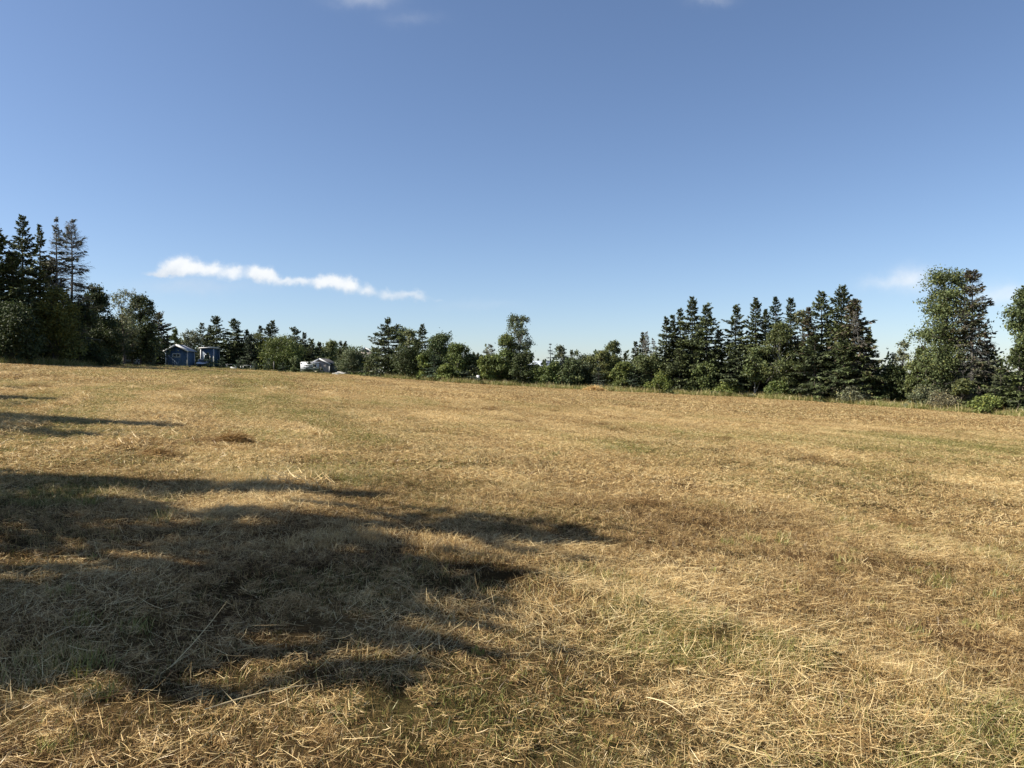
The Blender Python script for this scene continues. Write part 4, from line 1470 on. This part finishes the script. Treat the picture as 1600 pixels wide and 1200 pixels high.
def trailer():
    x, y = at(483, 122.3)
    W, L, H = 2.7, 2.4, 1.25
    t = thing('white_trailer', 'low white trailer with ribbed metal side left of the grey shed', 'trailer', (x, y, gz(x, y) + .35), math.radians(6))
    MB().box(-W / 2, 0, 0, W / 2, L, H).build('body', M_METAL, t)
    m = MB()
    m.hexa([(-W / 2 - .1, -.12, H + .003), (W / 2 + .1, -.12, H + .003), (W / 2 + .1, L + .1, H + .003), (-W / 2 - .1, L + .1, H + .003),
            (-W / 2 + .1, .1, H + .2), (W / 2 - .1, .1, H + .2), (W / 2 - .1, L - .1, H + .2), (-W / 2 + .1, L - .1, H + .2)])
    m.build('roof', M_WHITE, t)
    for k in range(9):
        bx = -W / 2 + .18 + k * .22
        MB().box(bx - .02, -.022, .15, bx + .02, -.002, H - .1).build('rib', M_METAL, t)
    local_window(t, .58, 1.22, .5, 1.1, -.003)
    for cx in (-.5, .5):
        w = MB()
        w.tube([(cx, -.05, -.12), (cx, .12, -.12)], [.26, .26], 12)
        w.build('wheel', M_DKSIDE, t)


def far_house():
    x, y = at(571, 175)
    t = thing('house', 'dark-roofed house with white eaves half hidden left of the large spruce', 'house', (x, y, gz(x, y) + 1.2), math.radians(10))
    W, L, H, G = 6.0, 8, 3.0, 1.7
    siding(t, 'wall', M_BEIGE, W, L, H, G)
    for s in (-1, 1):
        a, b = (0, H + G), (s * (W / 2 + .4), H - .4 * G / (W / 2))
        p = [(a[0], -.4, a[1] + .02), (b[0], -.4, b[1] + .02), (b[0], L + .4, b[1] + .02), (a[0], L + .4, a[1] + .02)]
        MB().hexa(p + [(q[0], q[1], q[2] + .18) for q in p]).build('roof', M_DARKROOF, t)
        f = [(a[0], -.46, a[1] - .16), (b[0], -.46, b[1] - .16), (b[0], -.404, b[1] - .16), (a[0], -.404, a[1] - .16)]
        MB().hexa(f + [(q[0], q[1], q[2] + .3) for q in f]).build('eaves_board', M_WHITE, t)
    local_window(t, -1.8, -.8, 1.2, 2.3, -.004)
    local_window(t, .8, 1.8, 1.2, 2.3, -.004)


def long_barn():
    x, y = at(846, 190)
    zt = EYE + 190 / F * (HOR - 564)
    z0 = gz(x, y)
    h = zt - z0
    t = thing('long_barn', 'long building with pale bluish roof showing above the low bushes', 'building', (x, y, z0), math.radians(4))
    W, L, G = 6.0, 6.0, 1.5
    H = h - G
    MB().box(-W / 2, 0, 0, W / 2, L, H).build('wall', M_METAL, t)
    for s in (0, 1):
        ya, yb = L / 2, (-.4 if s == 0 else L + .4)
        p = [(-W / 2 - .3, ya, H + G), (W / 2 + .3, ya, H + G), (W / 2 + .3, yb, H - .05), (-W / 2 - .3, yb, H - .05)]
        if s == 1:
            p = p[::-1]
        m = MB().hexa(p + [(q[0], q[1], q[2] + .12) for q in p])
        m.build('roof', solid('pale_metal_roofing', (.50, .55, .60), .45, .06, 1.5) if s == 0 else M_METAL, t)
    for k in range(3):
        local_window(t, -2.4 + k * 1.7, -1.6 + k * 1.7, H - 1.5, H - .5, -.004)


gable_shed()
flat_shed()
grey_shed()
trailer()
far_house()
long_barn()
plant('S', 'left one of the tiny far spruces above the pale long roof', 829, 560, 9, 105, group='far spruces beyond the long roof', h=6.0)
plant('S', 'middle one of the tiny far spruces above the pale long roof', 841, 559, 9, 105, group='far spruces beyond the long roof', h=6.4)
plant('S', 'right one of the tiny far spruces above the pale long roof', 852, 559, 11, 105, group='far spruces beyond the long roof', h=6.4)

# ------------------------------------------------------------------ lane and lawn things
def lane():
    xs = np.linspace(175, 372, 40)
    V, Q = [], []
    for i, px in enumerate(xs):
        d = float(np.interp(px, EDGE_PX, EDGE_D))
        w = 1.6 * min(1, (i + 3) / 8, (43 - i) / 8)
        for k, o in enumerate((-w, -w * .3, w * .3, w)):
            x, y = at(px, d + 1.0 + o + .2 * math.sin(i * .8 + k))
            V.append((x, y, gz(x, y) + (.05 if k in (1, 2) else .025)))
        if i:
            for k in range(3):
                a = (i - 1) * 4 + k
                Q.append((a, a + 4, a + 5, a + 1))
    o = link('lane', mesh_np('lane', np.array(V), Q, smooth=True), solid('lane_gravel', (.27, .235, .17), .95, .2, 1.5, bump=.4))
    o['kind'] = 'structure'


lane()


def car(px, d, rz, label, paint):
    x, y = at(px, d)
    t = thing('parked_car', label, 'car', (x, y, gz(x, y)), rz)
    m = MB()
    # body: cross-sections along the length, front towards -y
    sec = [(-2.1, .62, .30, .58), (-2.0, .80, .25, .70), (-1.2, .86, .24, .88), (-.2, .88, .24, .92), (1.2, .88, .24, .95), (1.9, .84, .26, .92), (2.1, .72, .34, .72)]
    rows = []
    for (yy, hw, zb, zt) in sec:
        rows.append([(-hw, yy, zb + .12), (-hw * .96, yy, zb), (hw * .96, yy, zb), (hw, yy, zb + .12), (hw, yy, zt - .12), (hw * .86, yy, zt), (-hw * .86, yy, zt), (-hw, yy, zt - .12)])
    vs = [p for rr in rows for p in rr]
    fs = []
    for i in range(len(rows) - 1):
        for k in range(8):
            fs.append((i * 8 + k, i * 8 + (k + 1) % 8, (i + 1) * 8 + (k + 1) % 8, (i + 1) * 8 + k))
    for b in (0, (len(rows) - 1) * 8):
        fs += [(b, b + 1, b + 2, b + 3), (b, b + 3, b + 4, b + 7), (b + 4, b + 5, b + 6, b + 7)]
    m.add(vs, fs)
    m.build('body', paint, t, smooth=True)
    c = MB()
    cs = [(-1.0, .76, .90, .90), (-.35, .70, .90, 1.36), (.9, .70, .92, 1.42), (1.75, .72, .92, .95)]
    vs = [p for (yy, hw, zb, zt) in cs for p in ((-hw, yy, zb), (hw, yy, zb), (hw * .84, yy, zt), (-hw * .84, yy, zt))]
    fs = []
    for i in range(3):
        for k in range(4):
            fs.append((i * 4 + k, i * 4 + (k + 1) % 4, (i + 1) * 4 + (k + 1) % 4, (i + 1) * 4 + k))
    c.add(vs, fs)
    c.build('cabin', paint, t)
    MB().add([(-.62, -.97, .94), (.62, -.97, .94), (.52, -.42, 1.32), (-.52, -.42, 1.32)], [(0, 1, 2, 3)]).build('windscreen', M_GLASS, t)
    for s in (-1, 1):
        MB().box(s * .62 - .16, -2.115, .52, s * .62 + .16, -2.0, .64).build('headlight', M_WHITE, t)
        for wy in (-1.35, 1.3):
            MB().tube([(s * .74, wy, .31), (s * .90, wy, .31)], [.31, .31], 14).build('wheel', M_DKSIDE, t)
    MB().box(-.45, -2.13, .34, .45, -2.06, .48).build('grille', M_DKSIDE, t)


car(206, 103, math.radians(20), 'pale parked car deep in the shade under the left wood', solid('pale_car_paint', (.45, .47, .50), .3, .03, 1.0))
car(317, 121.5, math.radians(15), 'white parked car between the two blue sheds', solid('white_car_paint', (.72, .73, .74), .3, .03, 1.0))


def garden_table(px, d, w, l, h, rz, label):
    x, y = at(px, d)
    t = thing('garden_table', label, 'table', (x, y, gz(x, y)), rz, 'white garden tables')
    for k in range(4):
        yy = -l / 2 + k * l / 4
        MB().box(-w / 2, yy + .01, h - .05, w / 2, yy + l / 4 - .01, h).build('board', M_WHITE, t)
    for sx in (-1, 1):
        for sy in (-1, 1):
            MB().box(sx * (w / 2 - .1) - .05, sy * (l / 2 - .1) - .05, 0, sx * (w / 2 - .1) + .05, sy * (l / 2 - .1) + .05, h - .053).build('leg', M_WHITE, t)
        MB().box(sx * (w / 2 - .1) - .03, -l / 2 + .16, h * .45, sx * (w / 2 - .1) + .03, l / 2 - .16, h * .45 + .1).build('brace', M_WHITE, t)


garden_table(361, 121.5, 1.5, 1.3, .78, .25, 'left white garden table on the grass beyond the young spruces')
garden_table(386, 122, 1.9, 1.0, .74, -.15, 'right white garden table on the grass beyond the young spruces')


def tub(px, d, rz, label):
    x, y = at(px, d)
    t = thing('upturned_tub', label, 'tub', (x, y, gz(x, y)), rz)
    prof = [(.46, 0), (.46, .06), (.40, .08), (.34, .34), (.24, .42), (.0, .44)]
    n = 16
    V, Q = [], []
    for (rr, z) in prof:
        for k in range(n):
            a = 2 * math.pi * k / n
            V.append((rr * 1.5 * math.cos(a), rr * math.sin(a), z))
    for i in range(len(prof) - 1):
        for k in range(n):
            Q.append((i * n + k, i * n + (k + 1) % n, (i + 1) * n + (k + 1) % n, (i + 1) * n + k))
    link('shell', mesh_np('shell', np.array(V), Q, smooth=True), M_WHITE, t)


tub(365, 120, .2, 'white upturned tub lying before the left garden table')


def sign():
    x, y = at(747, float(np.interp(747, EDGE_PX, EDGE_D)) + .3)
    t = thing('white_sign', 'small white sign on a post at the field edge in the middle', 'sign', (x, y, gz(x, y)), math.radians(-12))
    MB().box(-.05, .0, 0, .05, .09, 1.15).build('post', M_WHITE, t)
    MB().box(-.21, -.03, .62, .21, -.003, 1.2).build('board', M_WHITE, t)


sign()


def post(px, d, h, label):
    x, y = at(px, d)
    t = thing('grey_post', label, 'post', (x, y, gz(x, y)))
    MB().box(-.07, -.07, 0, .07, .07, h).build('shaft', M_GREYWOOD, t)
    MB().hexa([(-.1, -.1, h), (.1, -.1, h), (.1, .1, h), (-.1, .1, h), (-.03, -.03, h + .1), (.03, -.03, h + .1), (.03, .03, h + .1), (-.03, .03, h + .1)]).build('cap', M_GREYWOOD, t)


post(428, 120.5, 1.5, 'grey post beside the young spruces under the bright round tree')

M_STONE = solid('pale_stone', (.46, .44, .40), .9, .2, 2.5, bump=.5)


def rock(px, d, s, seed, label):
    g = np.random.default_rng(seed)
    import bmesh
    bm = bmesh.new()
    bmesh.ops.create_icosphere(bm, subdivisions=2, radius=1.0)
    k = g.normal(0, 1, (4, 3))
    for v in bm.verts:
        p = np.array(v.co)
        f = 1 + .18 * np.sin(k[0] @ p * 2.2) + .12 * np.sin(k[1] @ p * 3.5)
        v.co = Vector((p[0] * f * s * 1.3, p[1] * f * s, max(p[2] * f * s * .75, -.1)))
    me = bpy.data.meshes.new('rock')
    bm.to_mesh(me)
    bm.free()
    o = link('rock', me, M_STONE)
    x, y = at(px, d)
    o.location = (x, y, gz(x, y) + s * .25)
    o['label'] = label
    o['category'] = 'rock'
    o['group'] = 'pale rocks right of the grey shed'


for i, (px, dd, s, lb) in enumerate([(527, 0, .38, 'leftmost pale rock right of the grey shed'), (532, .6, .5, 'largest pale rock in the middle of the rocks by the grey shed'),
                                     (536, -.1, .42, 'pale rock right of the largest one by the grey shed'), (539, .4, .3, 'rightmost small pale rock by the grey shed'), (522, .2, .27, 'low small rock nearest the grey shed wall')]):
    rock(px, 119.6 + dd, s, 20 + i, lb)

# row of young spruces on the lawn
YC = (.048, .068, .036)
GYR = 'young spruces in a row before the sheds'
for (px, top, w, d, lb) in [
        (325, 552, 22, 119.5, 'young spruce before the window of the flat-roofed blue shed'),
        (347, 560, 24, 120.2, 'young spruce just right of the flat-roofed blue shed'),
        (374, 561, 22, 119.7, 'young spruce standing between the two white garden tables'),
        (398, 563, 20, 120.0, 'young spruce right of the right white garden table'),
        (419, 561, 22, 119.6, 'young spruce left beside the grey post'),
        (442, 567, 24, 119.8, 'young spruce below the bright green round tree'),
        (483, 566, 30, 120.0, 'young bushy spruce before the white trailer window'),
        (503, 576, 13, 119.8, 'smallest young spruce before the grey shed'),
        (543, 576, 13, 119.4, 'small young spruce right of the pale rocks')]:
    x, y = at(px, d)
    h = EYE + d / F * (HOR - top) - gz(x, y)
    plant('Y', lb, px, top, w / 2 * d / F, xy=(x, y), h=h, base=.02, power=.75, color=YC, group=GYR, detail=1.6)
x, y = at(461, 119.7)
plant('B', 'light green sapling in the row of young spruces by the trailer', 461, 561, .8, xy=(x, y), h=2.5, base=.05, color=(.10, .125, .05), leaves=1500, lobes=11, leaf=.13)

# ------------------------------------------------------------------ hay lying on the field
def hay_heap(name, x, y, rad, h, n, label, gb, w, l=(.1, .4), cat='hay'):
    g = np.random.default_rng(int(abs(x * 100) + abs(y * 10)))
    V, Q, C = lying(g, n, rad * 2, l[0], l[1], w, .1, gb=gb, dome=h, ub=(.6, 1.3))
    # stretch along the rake row
    V = V.copy()
    o = link(name, mesh_np(name, V, Q, None, C), HAY)
    o.location = (x, y, gz(x, y))
    o.scale = (1.35, .9, 1)
    o['label'] = label
    o['category'] = cat
    return o


x, y = ray_ground(366, 692)
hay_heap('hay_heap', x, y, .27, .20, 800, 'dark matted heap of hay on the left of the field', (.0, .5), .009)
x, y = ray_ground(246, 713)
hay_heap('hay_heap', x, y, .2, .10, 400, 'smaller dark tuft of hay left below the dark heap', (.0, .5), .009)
x, y = at(928, 93.5)
hay_heap('straw_mound', x, y, 1.0, .55, 1500, 'pale straw mound at the far edge of the field', (.4, .95), .05, (.4, 1.1), 'mound')


def dry_stalk(px0, py0, px1, py1, label):
    a = Vector((*ray_ground(px0, py0), 0))
    b = Vector((*ray_ground(px1, py1), 0))
    pts = []
    for k in range(7):
        f = k / 6
        p = a.lerp(b, f)
        pts.append((p.x, p.y, gz(p.x, p.y) + .085 + .02 * math.sin(f * 3) + .015 * f))
    m = MB().tube(pts, [.003, .003, .0028, .0026, .0022, .0018, .001], 6)
    o = m.build('dry_stalk', solid('dry_stalk_' + str(px0), (.66, .52, .28), .6, .08, 20.0), None, smooth=True)
    o['label'] = label
    o['category'] = 'stalk'


dry_stalk(318, 1142, 498, 1104, 'longest pale dry stalk lying in the foreground left')
dry_stalk(1010, 1118, 1072, 1156, 'thin pale dry stalk lying in the foreground right of centre')
